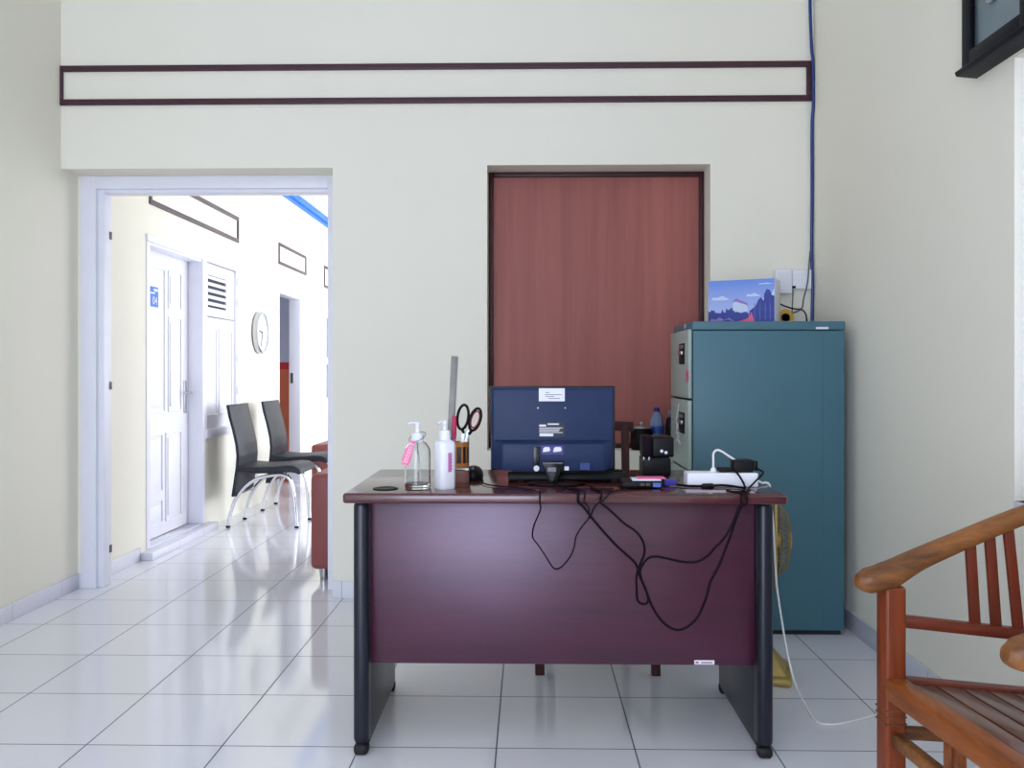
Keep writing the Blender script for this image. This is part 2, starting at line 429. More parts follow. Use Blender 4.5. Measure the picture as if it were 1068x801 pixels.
# rear wall behind the viewer, with the wide entrance that lets the daylight in
ex0, ex1, ez = -2.2, -.1, 2.5
w = MB().box((XL, YREAR - .2, 0), (ex0, YREAR, CEIL)).box((ex1, YREAR - .2, 0), (XR, YREAR, CEIL)).box((ex0, YREAR - .2, ez), (ex1, YREAR, CEIL))
struct(w.build('wall_rear', 'wall', flat=True))

# skirting tiles
struct(MB().box((XL, YREAR, 0), (XL + .008, 4.34, .076), .002).build('baseboard_left', 'skirt_y'))
struct(MB().box((XL + .008, 4.332, 0), (P(84.5, 400, 4.34).x, 4.34, .076), .002).build('baseboard_nib', 'skirt_x'))
struct(MB().box((XC, YB2, 0), (XC + .008, 4.98, .076), .002).build('baseboard_corridor', 'skirt_y'))
struct(MB().box((dx1, YB - .008, 0), (XR - .008, YB, .082), .002).build('baseboard_back', 'skirt_x'))
struct(MB().box((XR - .01, YREAR, 0), (XR, YB - .008, .082), .002).build('baseboard_right', 'skirt_y'))

# door frame in the doorway
fx0 = P(84.5, 400, 4.34).x; fx1 = P(107, 400, 4.345).x; fx2 = P(341.5, 400, 4.33).x
def frame_box(mb, lo, hi): return mb.box(lo, hi, .004)
dr = senv('door_1', (fx0, 4.38, 0))
m_ = MB()
m_.box((fx0, 4.335, 0), (fx1 - .03, 4.44, dz), .003).box((fx1 - .032, 4.36, 0), (fx1, 4.44, 2.015), .004)
m_.box((fx2, 4.335, 0), (dx1 - .001, 4.44, dz), .003)
m_.box((fx1 - .03, 4.335, 2.012), (fx2, 4.44, dz), .003).box((fx1, 4.36, 1.995), (fx2, 4.44, 2.014), .003)
m_.build('door_frame', 'white_wood', dr)
for yy in (246, 402, 572):
    q = P(107.5, yy, 4.43)
    MB().box((fx1, 4.415, q.z - .02), (fx1 + .003, 4.44, q.z + .02), .002).build('hinge', 'grey_trim', dr)

# brown picture-rail rectangle on the back wall
def rect_trim(name, m, ax, a0, a1, z0, z1, t, at, dep):
    mb = MB()
    def bx(p, q, r, s):
        if ax == 'X': mb.box((p, at - dep, r), (q, at, s), .002)
        else: mb.box((at, p, r), (at + dep, q, s), .002)
    bx(a0, a1, z1 - t, z1); bx(a0, a1, z0, z0 + t); bx(a0, a0 + t, z0 + t, z1 - t); bx(a1 - t, a1, z0 + t, z1 - t)
    return struct(mb.build(name, m))
rect_trim('trim_1', 'brown_trim', 'X', P(60.5, 90, YB).x, P(847, 90, YB).x, P(400, 108.5, YB).z, P(400, 67, YB).z, .029, YB, .012)
rect_trim('trim_2', 'grey_trim', 'Y', 5.10, 6.68, 2.085, 2.285, .03, XC, .01)
rect_trim('trim_3', 'grey_trim', 'Y', 7.76, 8.72, 2.06, 2.255, .028, XC, .01)
rect_trim('trim_4', 'grey_trim', 'Y', 9.50, 10.4, 2.02, 2.26, .028, XC, .01)
struct(MB().box((XC, YB2, CCEIL - .05), (XC + .05, YEND, CCEIL), .006).box((XC, YB2, CCEIL - .085), (XC + .02, YEND, CCEIL - .05), .004).build('trim_5', 'blue_trim'))

# boarded window in the back wall
wn = senv('window_1', ((wx0 + wx1) / 2, 4.36, wz0))
fr = MB(); ft = .024; fy0, fy1 = 4.325, 4.36
fr.box((wx0, fy0, wz0), (wx0 + ft, fy1, wz1), .003).box((wx1 - ft, fy0, wz0), (wx1, fy1, wz1), .003)
fr.box((wx0 + ft, fy0, wz1 - ft), (wx1 - ft, fy1, wz1), .003).box((wx0 + ft, fy0, wz0), (wx1 - ft, fy1, wz0 + ft), .003)
fr.build('window_frame', 'dark_frame', wn)
MB().box((wx0, 4.345, wz0), (wx1, 4.375, wz1)).build('board_panel', 'board', wn, flat=True)

# white framed window in the right wall
wr = senv('window_2', (XR + .1, (ry0 + ry1) / 2, rz0))
f = MB(); t = .05
f.box((XR + .06, ry0, rz0), (XR + .13, ry0 + t, rz1), .004).box((XR + .06, ry1 - t, rz0), (XR + .13, ry1, rz1), .004)
f.box((XR + .06, ry0 + t, rz0), (XR + .13, ry1 - t, rz0 + t), .004).box((XR + .06, ry0 + t, rz1 - t), (XR + .13, ry1 - t, rz1), .004)
f.box((XR + .07, (ry0 + ry1) / 2 - .02, rz0 + t), (XR + .12, (ry0 + ry1) / 2 + .02, rz1 - t), .004)
f.build('window_frame', 'white_wood', wr)
MB().box((XR + .092, ry0 + t, rz0 + t), (XR + .096, ry1 - t, rz1 - t)).build('pane', 'pane', wr, flat=True)
MB().box((XR - .004, ry0 - .001, rz0 - .03), (XR + .06, ry1, rz0), .003).build('window_sill', 'white_wood', wr)

# ------------------------------------------------------------------ corridor door with its side panel
d1 = senv('door_2', (XC - .1, (d1a + d1b) / 2, 0))
XD = -2.335
leaf = MB().box((XD - .04, d1a + .02, .055), (XD, d1b - .008, 1.845), .002)
leaf.build('door_leaf', 'white_door', d1)
pn = [(5.20, 5.535, .83, 1.75), (5.585, 5.80, 1.50, 1.75), (5.585, 5.80, .83, 1.45), (5.20, 5.50, .33, .70), (5.20, 5.50, .13, .285), (5.545, 5.80, .13, .70)]
for (a, b_, z0, z1) in pn:
    q = MB(); g = .012
    for (p0, p1, r0, r1) in ((a, b_, z1 - g, z1), (a, b_, z0, z0 + g), (a, a + g, z0 + g, z1 - g), (b_ - g, b_, z0 + g, z1 - g)):
        q.box((XD, p0, r0), (XD + .009, p1, r1), .003)
    q.box((XD, a + .035, z0 + .035), (XD + .007, b_ - .035, z1 - .035), .005)
    q.build('panel_moulding', 'white_door', d1)
fr = MB()
fr.box((XD - .03, d1b - .006, .05), (XC + .012, d1b + .035, 1.86), .003)         # post between door and side panel
fr.box((XD - .03, d1a - .03, .05), (XC - .001, d1a, 1.86), .003)
fr.box((XC - .03, d1a - .05, 1.86), (XC + .014, s2b + .04, 1.905), .004)   # head
fr.box((XD - .03, d1a, 1.845), (XC, d1b, 1.875), .003)
fr.box((XC, d1a - .05, .05), (XC + .006, d1a - .004, 1.86), .002)
fr.build('door_frame', 'white_wood', d1)
hz = Xp(192, 414, XD).z; hy = 5.865
hp = MB().box((XD, hy - .022, hz - .11), (XD + .006, hy + .022, hz + .11), .002).build('lock_plate', 'silver', d1)
MB().tube([(XD + .004, hy, hz + .03), (XD + .045, hy, hz + .03)], .009).tube([(XD + .042, hy + .005, hz + .03), (XD + .045, hy - .09, hz + .03)], .008).build('handle', 'silver', hp)
q = Xp(159, 309.5, XD)
sg = MB().box((XD + .006, q.y - .062, q.z - .062), (XD + .011, q.y + .062, q.z + .062), .001).build('door_sign', 'cable_blue', d1)
sg.data.materials[0] = mat('sign blue', (40, 110, 210), .4)
text('number', '04', .07, 'paper', sg, Matrix.Translation((XD + .0115, q.y + .01, q.z - .026)) @ SIDE)
MB().box((XD + .011, q.y - .05, q.z + .018), (XD + .0117, q.y + .01, q.z + .026)).box((XD + .011, q.y - .005, q.z + .034), (XD + .0117, q.y + .05, q.z + .05)).build('sign_line', 'paper', sg)
struct(MB().box((XC, 4.98, 0), (-2.17, 6.05, .045), .004).box((XD - .04, d1a, 0), (XC, d1b, .05), .003).build('trim_6', 'skirt_y'))

w2 = senv('window_3', (XC, (d1b + s2b) / 2, .66))
XW = XC - .012
f = MB(); y0, y1 = d1b + .035, s2b
f.box((XW - .03, y0, .665), (XC + .008, y0 + .05, 1.86), .003).box((XW - .03, y1 - .05, .665), (XC + .008, y1 + .03, 1.86), .003)
f.box((XW - .03, y0, .63), (XC + .02, y1 + .03, .69), .003)
f.build('window_frame', 'white_wood', w2)
sh = MB().box((XW - .025, y0 + .05, 1.487), (XW, y1 - .05, 1.862), .002)
sh.build('vent_panel', 'white_door', w2)
ly0, ly1, lz0, lz1 = 6.045, 6.42, 1.545, 1.775
lv = MB(); lv.box((XW, ly0 - .02, lz1), (XW + .012, ly1 + .02, lz1 + .015)).box((XW, ly0 - .02, lz0 - .015), (XW + .012, ly1 + .02, lz0)).box((XW, ly0 - .02, lz0), (XW + .012, ly0, lz1)).box((XW, ly1, lz0), (XW + .012, ly1 + .02, lz1))
lv.build('louver_frame', 'white_door', w2)
MB().box((XW, ly0, lz0), (XW + .002, ly1, lz1)).build('louver_back', 'ink', w2)
for k in range(5):
    z = lz0 + (k + .5) * (lz1 - lz0) / 5
    MB().bar((XW + .008, ly0, z + .006), (XW + .008, ly1, z + .006), .006, .028, .001, up=(-.55, 0, 1)).build('louver_slat', 'white_door', w2)
MB().box((XW - .025, y0 + .05, .69), (XW, y1 - .05, 1.478), .002).build('shutter', 'white_door', w2)
for (a, b_) in ((y0 + .08, y0 + .28), (y0 + .32, y1 - .1)):
    q = MB(); g = .012; z0, z1 = .78, 1.40
    for (p0, p1, r0, r1) in ((a, b_, z1 - g, z1), (a, b_, z0, z0 + g), (a, a + g, z0 + g, z1 - g), (b_ - g, b_, z0 + g, z1 - g)):
        q.box((XW, p0, r0), (XW + .009, p1, r1), .003)
    q.build('panel_moulding', 'white_door', w2)
for z in (1.78, 1.62, 1.2, .95):
    MB().box((XC + .008, y1 - .045, z - .03), (XC + .013, y1 - .03, z + .03), .001).build('hinge', 'silver', w2)

# second corridor door, standing open
d2 = senv('door_3', (XC, (d2a + d2b) / 2, 0))
f = MB()
f.box((X0, d2b - .03, 0), (XC + .012, d2b + .06, 1.84), .003).box((X0, d2a, 1.80), (XC + .012, d2b - .03, 1.84), .003)
f.box((XC, d2a - .06, 1.84), (XC + .012, d2b + .06, 1.885), .003).box((XC, d2a - .06, 0), (XC + .012, d2a, 1.84), .003)
f.build('door_frame', 'white_wood', d2)
MB().box((XC - .085, d2b - .034, .98), (XC - .06, d2b - .029, 1.08), .001).build('strike_plate', 'grey_trim', d2)

# third corridor window with dark panes
w3 = senv('window_4', (XC, 9.95, .75))
f = MB()
f.box((X0 + .02, 9.5, .75), (XC + .01, 9.57, 1.75), .003).box((X0 + .02, 10.33, .75), (XC + .01, 10.4, 1.75), .003)
f.box((X0 + .02, 9.57, .75), (XC + .01, 10.33, .80), .003).box((X0 + .02, 9.57, 1.18), (XC + .01, 10.33, 1.25), .003).box((X0 + .02, 9.57, 1.70), (XC + .01, 10.33, 1.75), .003)
f.build('window_frame', 'white_wood', w3)
for (z0, z1) in ((.80, 1.18), (1.25, 1.70)):
    MB().box((X0 + .03, 9.57, z0), (X0 + .04, 10.33, z1)).build('pane', 'grey_pane', w3, flat=True)

# light switch on the corridor wall
q = Xp(110.5, 324.5, XC)
sw = thing('light_switch', 'small white light switch on the cream corridor wall just inside the doorway', 'switch', (XC, q.y, q.z))
MB().box((XC, q.y - .045, q.z - .045), (XC + .01, q.y + .045, q.z + .045), .003).build('plate', 'white_plastic', sw)
MB().box((XC + .01, q.y - .02, q.z - .022), (XC + .015, q.y + .02, q.z + .022), .002).build('rocker', 'paper', sw)

# round clock on the corridor wall
q = Xp(269, 347, XC); R = .175
ck = thing('wall_clock', 'round white wall clock with silver rim on the corridor wall', 'clock', (XC, q.y, q.z))
MB().lathe([(R - .012, .0), (R, .012), (R, .04), (R - .008, .05), (R - .02, .046), (R - .022, .03), (0, .03)], (XC, q.y, q.z), 'X', 48).build('rim', 'silver', ck)
MB().lathe([(0, .03), (R - .022, .03), (R - .022, .034), (0, .034)], (XC, q.y, q.z), 'X', 48).build('dial', 'clock_face', ck)
cx = XC + .036
MB().bar((cx, q.y, q.z), (cx, q.y - .075, q.z + .015), .01, .004, up=(1, 0, 0)).build('hour_hand', 'ink', ck)
MB().bar((cx + .003, q.y, q.z + .01), (cx + .003, q.y - .03, q.z - .115), .008, .003, up=(1, 0, 0)).build('minute_hand', 'ink', ck)
for k in range(12):
    mk = MB()
    a = k * math.pi / 6; rr = R - .04
    mk.box((XC + .034, q.y + rr * math.sin(a) - .005, q.z + rr * math.cos(a) - .009), (XC + .0352, q.y + rr * math.sin(a) + .005, q.z + rr * math.cos(a) + .009))
    mk.build('hour_mark', 'grey', ck)

# ------------------------------------------------------------------ corridor chairs (built at the origin facing +X)
def make_chair():
    t = thing('dining_chair', 'x', 'chair', group='black corridor chairs')
    w = .40
    prof = [(-.055, .86), (-.04, .78), (-.012, .68), (.01, .58), (.018, .50), (.012, .42), (.0, .34), (-.012, .26), (-.018, .22)]
    th = .022
    poly = prof + [(x + th, z) for x, z in reversed(prof)]
    MB().prism(poly, 'XZ', 0, w, .005).build('backrest', 'black_leather', t, 50)
    top = [(.03, .435), (.15, .425), (.28, .432), (.37, .44), (.43, .435), (.465, .415), (.475, .385)]
    poly = top + [(.455, .375), (.44, .385), (.40, .392), (.28, .385), (.15, .382), (.03, .395)]
    MB().prism(poly, 'XZ', 0, w, .008, 3).build('seat', 'black_leather', t, 50)
    for y in (.03, w - .03):
        pts = [(-.05, y, .012), (-.035, y, .09), (.0, y, .19), (.06, y, .275), (.14, y, .335), (.24, y, .365), (.33, y, .372), (.385, y, .345), (.41, y, .27), (.425, y, .15), (.435, y, .012)]
        MB().tube(pts, .0125, 10, 6).build('leg', 'chrome', t)
    MB().tube([(.02, .03, .235), (.02, w - .03, .235)], .009).build('crossbar', 'chrome', t)
    MB().tube([(.30, .03, .372), (.30, w - .03, .372)], .01).build('crossbar', 'chrome', t)
    for x, y in ((-.05, .03), (-.05, w - .03), (.435, .03), (.435, w - .03)):
        MB().lathe([(.015, 0), (.015, .014), (.0125, .016)], (x, y, 0), n=12).build('foot_cap', 'rubber', t)
    return t
ch = make_chair()
ch.location = (-2.055, 6.02, 0); ch.rotation_euler.z = math.radians(-1)
ch2 = copy_tree(ch); ch2.location = (-2.04, 6.76, 0); ch2.rotation_euler.z = math.radians(-1)
ch['label'] = 'black leatherette dining chair with arched chrome legs, the nearer of two along the corridor wall'
ch2['label'] = 'black leatherette dining chair with chrome legs, the farther one below the round clock'

# brown leather armchair beside the doorway and the one behind it
def make_armchair(wd, dp, ah, sh):
    t = thing('armchair', 'x', 'armchair', group='brown leather armchairs')
    MB().box((.03, .02, .06), (wd - .03, dp - .02, .30), .02, 3).build('base', 'brown_leather', t)
    for x in (0, wd - .17):
        MB().box((x, 0, .06), (x + .17, dp, ah), .03, 4).build('armrest', 'brown_leather', t)
    MB().box((.15, 0, .25), (wd - .15, .2, sh), .05, 4).build('backrest', 'brown_leather', t)
    MB().box((.165, .18, .28), (wd - .165, dp + .02, .43), .04, 4).build('seat_cushion', 'brown_leather', t)
    for x in (.06, wd - .06):
        for y in (.06, dp - .06):
            MB().lathe([(.02, 0), (.025, .05), (.025, .06)], (x, y, 0), n=16).build('leg', 'silver', t)
    return t
ac = make_armchair(.85, .8, .56, .78)
ac.location = (-1.137, 4.50, 0)
ac['label'] = 'reddish brown leather armchair just behind the doorway edge, beside the corridor chairs'
ac2 = copy_tree(ac); ac2.location = (-1.885, 7.5, 0); ac2.scale = (.9, .9, .82)
ac2['label'] = 'reddish brown leather armchair far down the corridor, partly hidden behind the two black chairs'

# ------------------------------------------------------------------ desk
ZT = .754; DX0, DX1, DY0, DY1 = -.516, .712, 2.40, 3.0
LX0, LX1, RX0, RX1 = -.499, -.455, .646, .690
dk = thing('office_desk', 'dark mahogany office desk with navy leg panels on the white tiles', 'desk', ((DX0 + DX1) / 2, 2.7, 0))
g = MB().box((DX0, DY0, ZT - .029), (DX1, DY1, ZT), .008, 3)
g.build('desktop', 'desktop', dk)
MB().box((LX1 + .001, 2.495, .252), (RX0 - .001, 2.515, ZT - .029), .002).build('front_panel', 'desk', dk)
for (a, b_) in ((LX0, LX1), (RX0, RX1)):
    lg = MB().box((a, 2.455, .03), (b_, 2.52, ZT - .029), .018, 4).box((a + .004, 2.50, .02), (b_ - .004, 2.985, ZT - .029), .003)
    lo = lg.build('leg_panel', 'navy', dk)
    MB().box((a + .001, 2.456, 0), (b_ - .001, 2.50, .032), .012, 3).build('foot', 'rubber', lo)
    MB().box((a + .002, 2.95, 0), (b_ - .002, 2.99, .03), .008, 3).build('foot', 'rubber', lo)
gq = Zp(402, 510, ZT)
MB().lathe([(.036, -.002), (.036, .003), (.030, .004), (.028, .0025), (0, .0025)], gq, n=32).build('cable_grommet', 'black', dk)
a, b_ = P(724, 688.5, 2.495), P(745, 693, 2.495)
st = MB().box((a.x, 2.4935, b_.z), (b_.x, 2.495, a.z)).build('sticker', 'paper', dk)
st['label'] = 'small white sticker with a red mark'
MB().box((a.x + .004, 2.4928, b_.z + .004), (a.x + .012, 2.4935, a.z - .004)).box((a.x + .02, 2.4928, b_.z + .004), (b_.x - .006, 2.4935, b_.z + .007)).build('print', 'scissor_red', st)

# office chair behind the desk
oc = thing('wooden_chair', 'dark brown wooden chair pushed in behind the desk', 'chair', (.25, 3.35, 0))
bx0, bx1 = .09, P(652.5, 465, 3.52).x
for x in (bx0, bx1):
    MB().sweep([(x, 3.50, 0), (x, 3.50, .42), (x, 3.52, .65), (x, 3.55, .872)], .0165, .018, 10, up=(0, 1, 0), smooth=5, power=.5).build('leg', 'dark_wood', oc)
for x in (P(563, 700, 3.14).x, P(684, 700, 3.14).x):
    MB().sweep([(x, 3.14, 0), (x, 3.14, .41)], .017, .017, 10, up=(0, 1, 0), power=.5).build('leg', 'dark_wood', oc)
MB().box((.02, 3.11, .41), (.48, 3.54, .45), .012, 3).build('seat', 'dark_wood', oc)
MB().sweep([(bx0 - .035, 3.545, .868), (.24, 3.575, .872), (bx1 + .035, 3.545, .868)], .013, .02, 10, smooth=6, power=.6).build('top_rail', 'dark_wood', oc)
MB().bar((bx0, 3.51, .56), (bx1, 3.51, .56), .018, .035, .004).build('back_rail', 'dark_wood', oc)
for k in range(4):
    x = bx0 + (bx1 - bx0) * (k + 1) / 5
    MB().bar((x, 3.512, .57), (x, 3.558, .865), .022, .01, .003, up=(0, 1, 0)).build('slat', 'dark_wood', oc)
MB().bar((bx0, 3.50, .22), (bx0, 3.14, .22), .02, .025, .003).build('stretcher', 'dark_wood', oc)
MB().bar((bx1, 3.50, .22), (P(684, 700, 3.14).x, 3.14, .22), .02, .025, .003).build('stretcher', 'dark_wood', oc)

# ------------------------------------------------------------------ monitor
YM = 2.64
mA, mB_ = P(510.5, 402.5, YM), P(641.5, 490.5, YM)
mx0, mx1, mz0, mz1 = mA.x, mB_.x, mB_.z, mA.z
mon = thing('monitor', 'blue black computer monitor seen from the back in the middle of the desk', 'monitor', ((mx0 + mx1) / 2, YM, ZT))
poly = [(mx0, mz1), (mx1, mz1), (mx1, mz0 + .0), (mx0 + .006, mz0 + .0), (mx0 + .006, mz0 + .10), (mx0, mz0 + .11)]
MB().prism([(mx0, mz1), (mx1, mz1), (mx1, mz0), (mx0 + .004, mz0), (mx0 + .004, mz0 + .105), (mx0, mz0 + .112)], 'XZ', YM, YM + .022, .004).build('bezel', 'monitor_edge', mon)
def rr(x0, x1, z0, z1, Y): return [(x0, Y, z0), (x1, Y, z0), (x1, Y, z1), (x0, Y, z1)]
zs = P(575, 458, YM).z
sh = MB().hull(rr(mx0 + .004, mx1 - .004, mz0 + .004, mz1 - .003, YM) + rr(mx0 + .012, mx1 - .012, mz0 + .01, mz1 - .012, YM - .012), .003)
sh = sh.build('back_cover', 'monitor', mon, 30)
zc = P(575, 463, YM - .04).z; zd = P(575, 491, YM - .045).z
xa, xb = P(524, 480, YM - .045).x, P(630, 480, YM - .045).x
MB().hull(rr(mx0 + .012, mx1 - .012, mz0 + .006, zs, YM - .010) + rr(xa, xb, zd, zc, YM - .045), .004).build('lower_housing', 'monitor', sh, 30)
YF = YM - .0455; YU = YM - .0125
def patch(x0, y0, x1, y1, Y, name, m, parent, th=.0012):
    a, b_ = P(x0, y0, Y), P(x1, y1, Y)
    return MB().box((a.x, Y - th, b_.z), (b_.x, Y, a.z)).build(name, m, parent)
l1 = patch(562, 405, 589, 418.5, YU, 'paper_label', 'paper', mon)
l1['label'] = 'white paper label with printed lines'
mb = MB()
for (u0, u1, yy) in ((569, 573, 409), (568, 586, 411.3), (569, 578, 413.3), (572, 584, 415.3)):
    a, b_ = P(u0, yy, YU), P(u1, yy + .55, YU); mb.box((a.x, YU - .0017, b_.z), (b_.x, YU - .0011, a.z))
mb.build('printed_lines', 'ink', l1)
l2 = patch(561.5, 440.5, 589, 455.5, YU, 'rating_label', 'dark_label', mon)
mb = MB()
for (u0, u1, y0, y1) in ((562.5, 569.5, 442.8, 444.8), (571, 583, 441.6, 443), (562.5, 587, 445.9, 446.6), (562.5, 584, 447.5, 448.3), (562.5, 583, 449.2, 450), (562.5, 587, 450.9, 451.5), (562.8, 577, 452.2, 455)):
    a, b_ = P(u0, y0, YU), P(u1, y1, YU); mb.box((a.x, YU - .0017, b_.z), (b_.x, YU - .0011, a.z))
mb.build('printed_lines', 'paper', l2)
for xx in (561, 589.5):
    q = P(xx, 425.5, YU); MB().lathe([(.0022, 0), (.003, .0015), (0, .002)], q, 'Y', 14, mtx=None).build('screw', 'silver', mon)
    q = P(559.5 if xx < 570 else 591, 489, YF)
for k, xx in enumerate((559.5, 591)):
    q = P(xx, 488.6, YF)
    if k == 0: MB().lathe([(.0085, -.0006), (.0085, .0006), (0, .0006)], (q.x, YF - .0006, q.z), 'Y', 24).build('round_sticker', 'paper', mon)
    else: MB().box((q.x - .0065, YF - .0012, q.z - .0055), (q.x + .0065, YF, q.z + .006)).build('square_sticker', 'paper', mon)
l3 = patch(564.5, 464.5, 587.5, 474, YF, 'port_label', 'purple', mon)
for (u0, u1) in ((566, 574), (577, 586)):
    a, b_ = P(u0, 466, YF), P(u1, 471.5, YF)
    MB().prism([(a.x, b_.z), (a.x + .002, a.z - .004), (a.x + .008, a.z), (b_.x - .003, a.z - .001), (b_.x, b_.z + .006), (b_.x - .004, b_.z + .002)], 'XZ', YF - .0022, YF - .0011).build('white_patch', 'paper', l3)
a, b_ = P(605, 483, YF), P(615, 490, YF)
MB().box((a.x, YF - .001, b_.z), (b_.x, YF, a.z), .0).box((a.x + .004, YF - .002, b_.z), (a.x + .008, YF - .001, a.z - .006)).box((b_.x - .01, YF - .002, b_.z), (b_.x - .006, YF - .001, a.z - .006)).build('port_cover', 'cable_blue', mon)
pa, pb = P(556, 466, YF), P(563, 485, YF)
MB().box((pa.x, YF - .004, pb.z), (pb.x, YF, pa.z), .002).build('recess_plate', 'monitor_edge', mon)
# neck and base
na, nb = P(565, 481.5, YF - .01), P(588, 481.5, YF - .01)
nc, nd = P(572, 500, YF - .01), P(582, 500, YF - .01)
nk = MB().prism([(na.x, na.z), (nb.x, na.z), (nb.x - .004, na.z - .016), (nd.x, nc.z), (nd.x, ZT + .007), (nc.x, ZT + .007), (nc.x, nc.z), (na.x + .004, na.z - .016)], 'XZ', YF - .022, YF, .003)
nk = nk.build('neck', 'black_gloss', mon)
MB().box((na.x + .003, YF - .0235, na.z - .004), (nb.x - .003, YF - .022, na.z - .0015)).build('neck_trim', 'grey', nk)
pa, pb = P(571, 487.5, YF - .022), P(580, 492, YF - .022)
MB().box((pa.x, YF - .0235, pb.z), (pb.x, YF - .022, pa.z), .0005).build('neck_badge', 'grey', nk)
bc = P(577, 500, YF - .01)
MB().lathe([(.085, .0008), (.088, .003), (.084, .006), (.03, .009), (0, .009)], (bc.x + .008, YF + .005, ZT), n=48, sy=.62).build('base', 'black_gloss', mon)
pa, pb = P(568, 507.2, YF - .05), P(575, 508.6, YF - .05)
# keyboard lies behind the stand
kb = thing('keyboard', 'long black keyboard lying under the monitor', 'keyboard', (.15, 2.72, ZT))
k0, k1 = P(529.5, 500, 2.665).x, P(655, 500, 2.665).x
MB().prism([(2.662, ZT + .007), (2.668, ZT + .030), (2.79, ZT + .018), (2.80, ZT + .010), (2.79, ZT + .004)], 'YZ', k0, k1, .003).build('body', 'black', kb)
km = MB()
for r_ in range(5):
    for c_ in range(14):
        x0 = k0 + .012 + c_ * (k1 - k0 - .024) / 14; y0 = 2.675 + r_ * .022; z0 = ZT + .0295 - (y0 - 2.668) * .098
        km.box((x0, y0, z0 - .002), (x0 + (k1 - k0 - .024) / 14 - .003, y0 + .018, z0 + .0065), .002, 1)
km.build('key', 'black_gloss', kb)['kind'] = 'stuff'
for x in (k0 + .04, k1 - .04):
    MB().box((x - .01, 2.667, ZT + .0006), (x + .01, 2.68, ZT + .012), .002).build('foot', 'rubber', kb)

# ------------------------------------------------------------------ things on the left of the desk
c = Zp(435.5, 509, ZT); rB = .0375
b1 = thing('pump_bottle', 'clear plastic pump bottle with white pump and pink tag on the desk', 'bottle', c)
KZ = .9
body = [(.0, 0), (rB - .004, 0), (rB, .005), (rB, .118), (rB - .003, .132), (rB - .012, .145), (.016, .151), (.0145, .153), (.0145, .16)]
inner = [(.0125, .16), (.0125, .152), (rB - .014, .143), (rB - .0055, .131), (rB - .0025, .118), (rB - .0025, .016), (rB - .006, .012), (0, .012)]
MB().lathe([(r, z * KZ) for r, z in body + inner], c, n=40).build('body', 'clear', b1)
MB().lathe([(r, z * KZ) for r, z in [(.0175, .148), (.0175, .172), (.015, .176), (.007, .178), (.006, .2), (.006, .204), (.009, .205), (.009, .212), (0, .213)]], c, n=24).build('pump', 'white_plastic', b1)
MB().sweep([c + Vector((0, 0, .188)), c + Vector((-.018, -.003, .189)), c + Vector((-.028, -.004, .185))], .005, .0035, 10, smooth=4).build('spout', 'white_plastic', b1)
MB().tube([c + Vector((0, 0, .138)), c + Vector((.003, 0, .09)), c + Vector((.006, 0, .018))], .003).build('dip_tube', 'clear', b1)
tg = thing('pink_tag', 'pink plastic tag on a thin ring hanging from the clear pump bottle', 'tag', c + Vector((-.025, -.025, .1)))
MB().tube([c + Vector((.024 * math.cos(t), .024 * math.sin(t) - .002, .148 + .013 * math.sin(t * 1 + .6) * (1 if True else 0))) for t in [k * math.pi / 6 for k in range(12)]], .0011, 6, 3, closed=True).build('ring', 'steel', tg)
t0, t1 = P(432, 460, c.y - .037), P(422.5, 485, c.y - .044)
tagm = MB().sweep([t0, t0.lerp(t1, .35) + Vector((-.004, 0, 0)), t0.lerp(t1, .75) + Vector((-.002, 0, 0)), t1], [.004, .010, .0125, .009], [.0015] * 4, 12, up=(0, 1, 0), smooth=4).build('tag', 'pink', tg)
mb = MB()
for k in range(7):
    p = t0.lerp(t1, .14 + .12 * k) + Vector((-.003, -.0018, 0))
    mb.tube([p + Vector((-.006, 0, -.002)), p + Vector((-.001, 0, .003)), p + Vector((.003, 0, -.003)), p + Vector((.007, 0, .002))], .0011, 6, 3)
mb.build('lettering', 'paper', tagm)

c = Zp(464, 509.5, ZT)
b2 = thing('lotion_bottle', 'white squarish pump bottle with a pink label on the desk', 'bottle', c)
rot = Matrix.Translation(c) @ Matrix.Rotation(math.radians(38), 4, 'Z') @ Matrix.Translation(-c)
MB().lathe([(0, 0), (.0235, 0), (.026, .004), (.026, .127), (.024, .135), (.018, .139), (.014, .14), (.014, .147), (0, .147)], c, n=48, power=.62, mtx=rot).build('body', 'white_plastic', b2, 50)
MB().lathe([(.0165, .142), (.0165, .165), (.014, .168), (.006, .169), (.0055, .185), (.008, .186), (.008, .196), (0, .198)], c, n=24).build('pump', 'white_plastic', b2)
MB().sweep([c + Vector((0, 0, .192)), c + Vector((-.012, -.012, .192)), c + Vector((-.019, -.018, .188))], .0045, .0035, 10, smooth=3).build('spout', 'white_plastic', b2)
# label on the right face of the squarish body (its outward normal, turned toward the viewer's right)
n_ = Vector((math.sin(math.radians(52)), -math.cos(math.radians(52)), 0)); s_ = Vector((n_.y * -1, n_.x, 0))
lb = MB()
f0 = c + n_ * .0252
lb.hull([f0 + s_ * a + Vector((0, 0, z)) + n_ * d for a in (-.013, .013) for z in (.050, .105) for d in (0, .0016)])
lb = lb.build('label', 'pink_label', b2)
mb = MB()
for k in range(5):
    f1 = f0 + n_ * .0016
    mb.hull([f1 + s_ * a + Vector((0, 0, z)) + n_ * d for a in (-.008, .008) for z in (.058 + .009 * k, .060 + .009 * k) for d in (0, .0005)])
mb.build('lettering', 'lilac_print', lb)

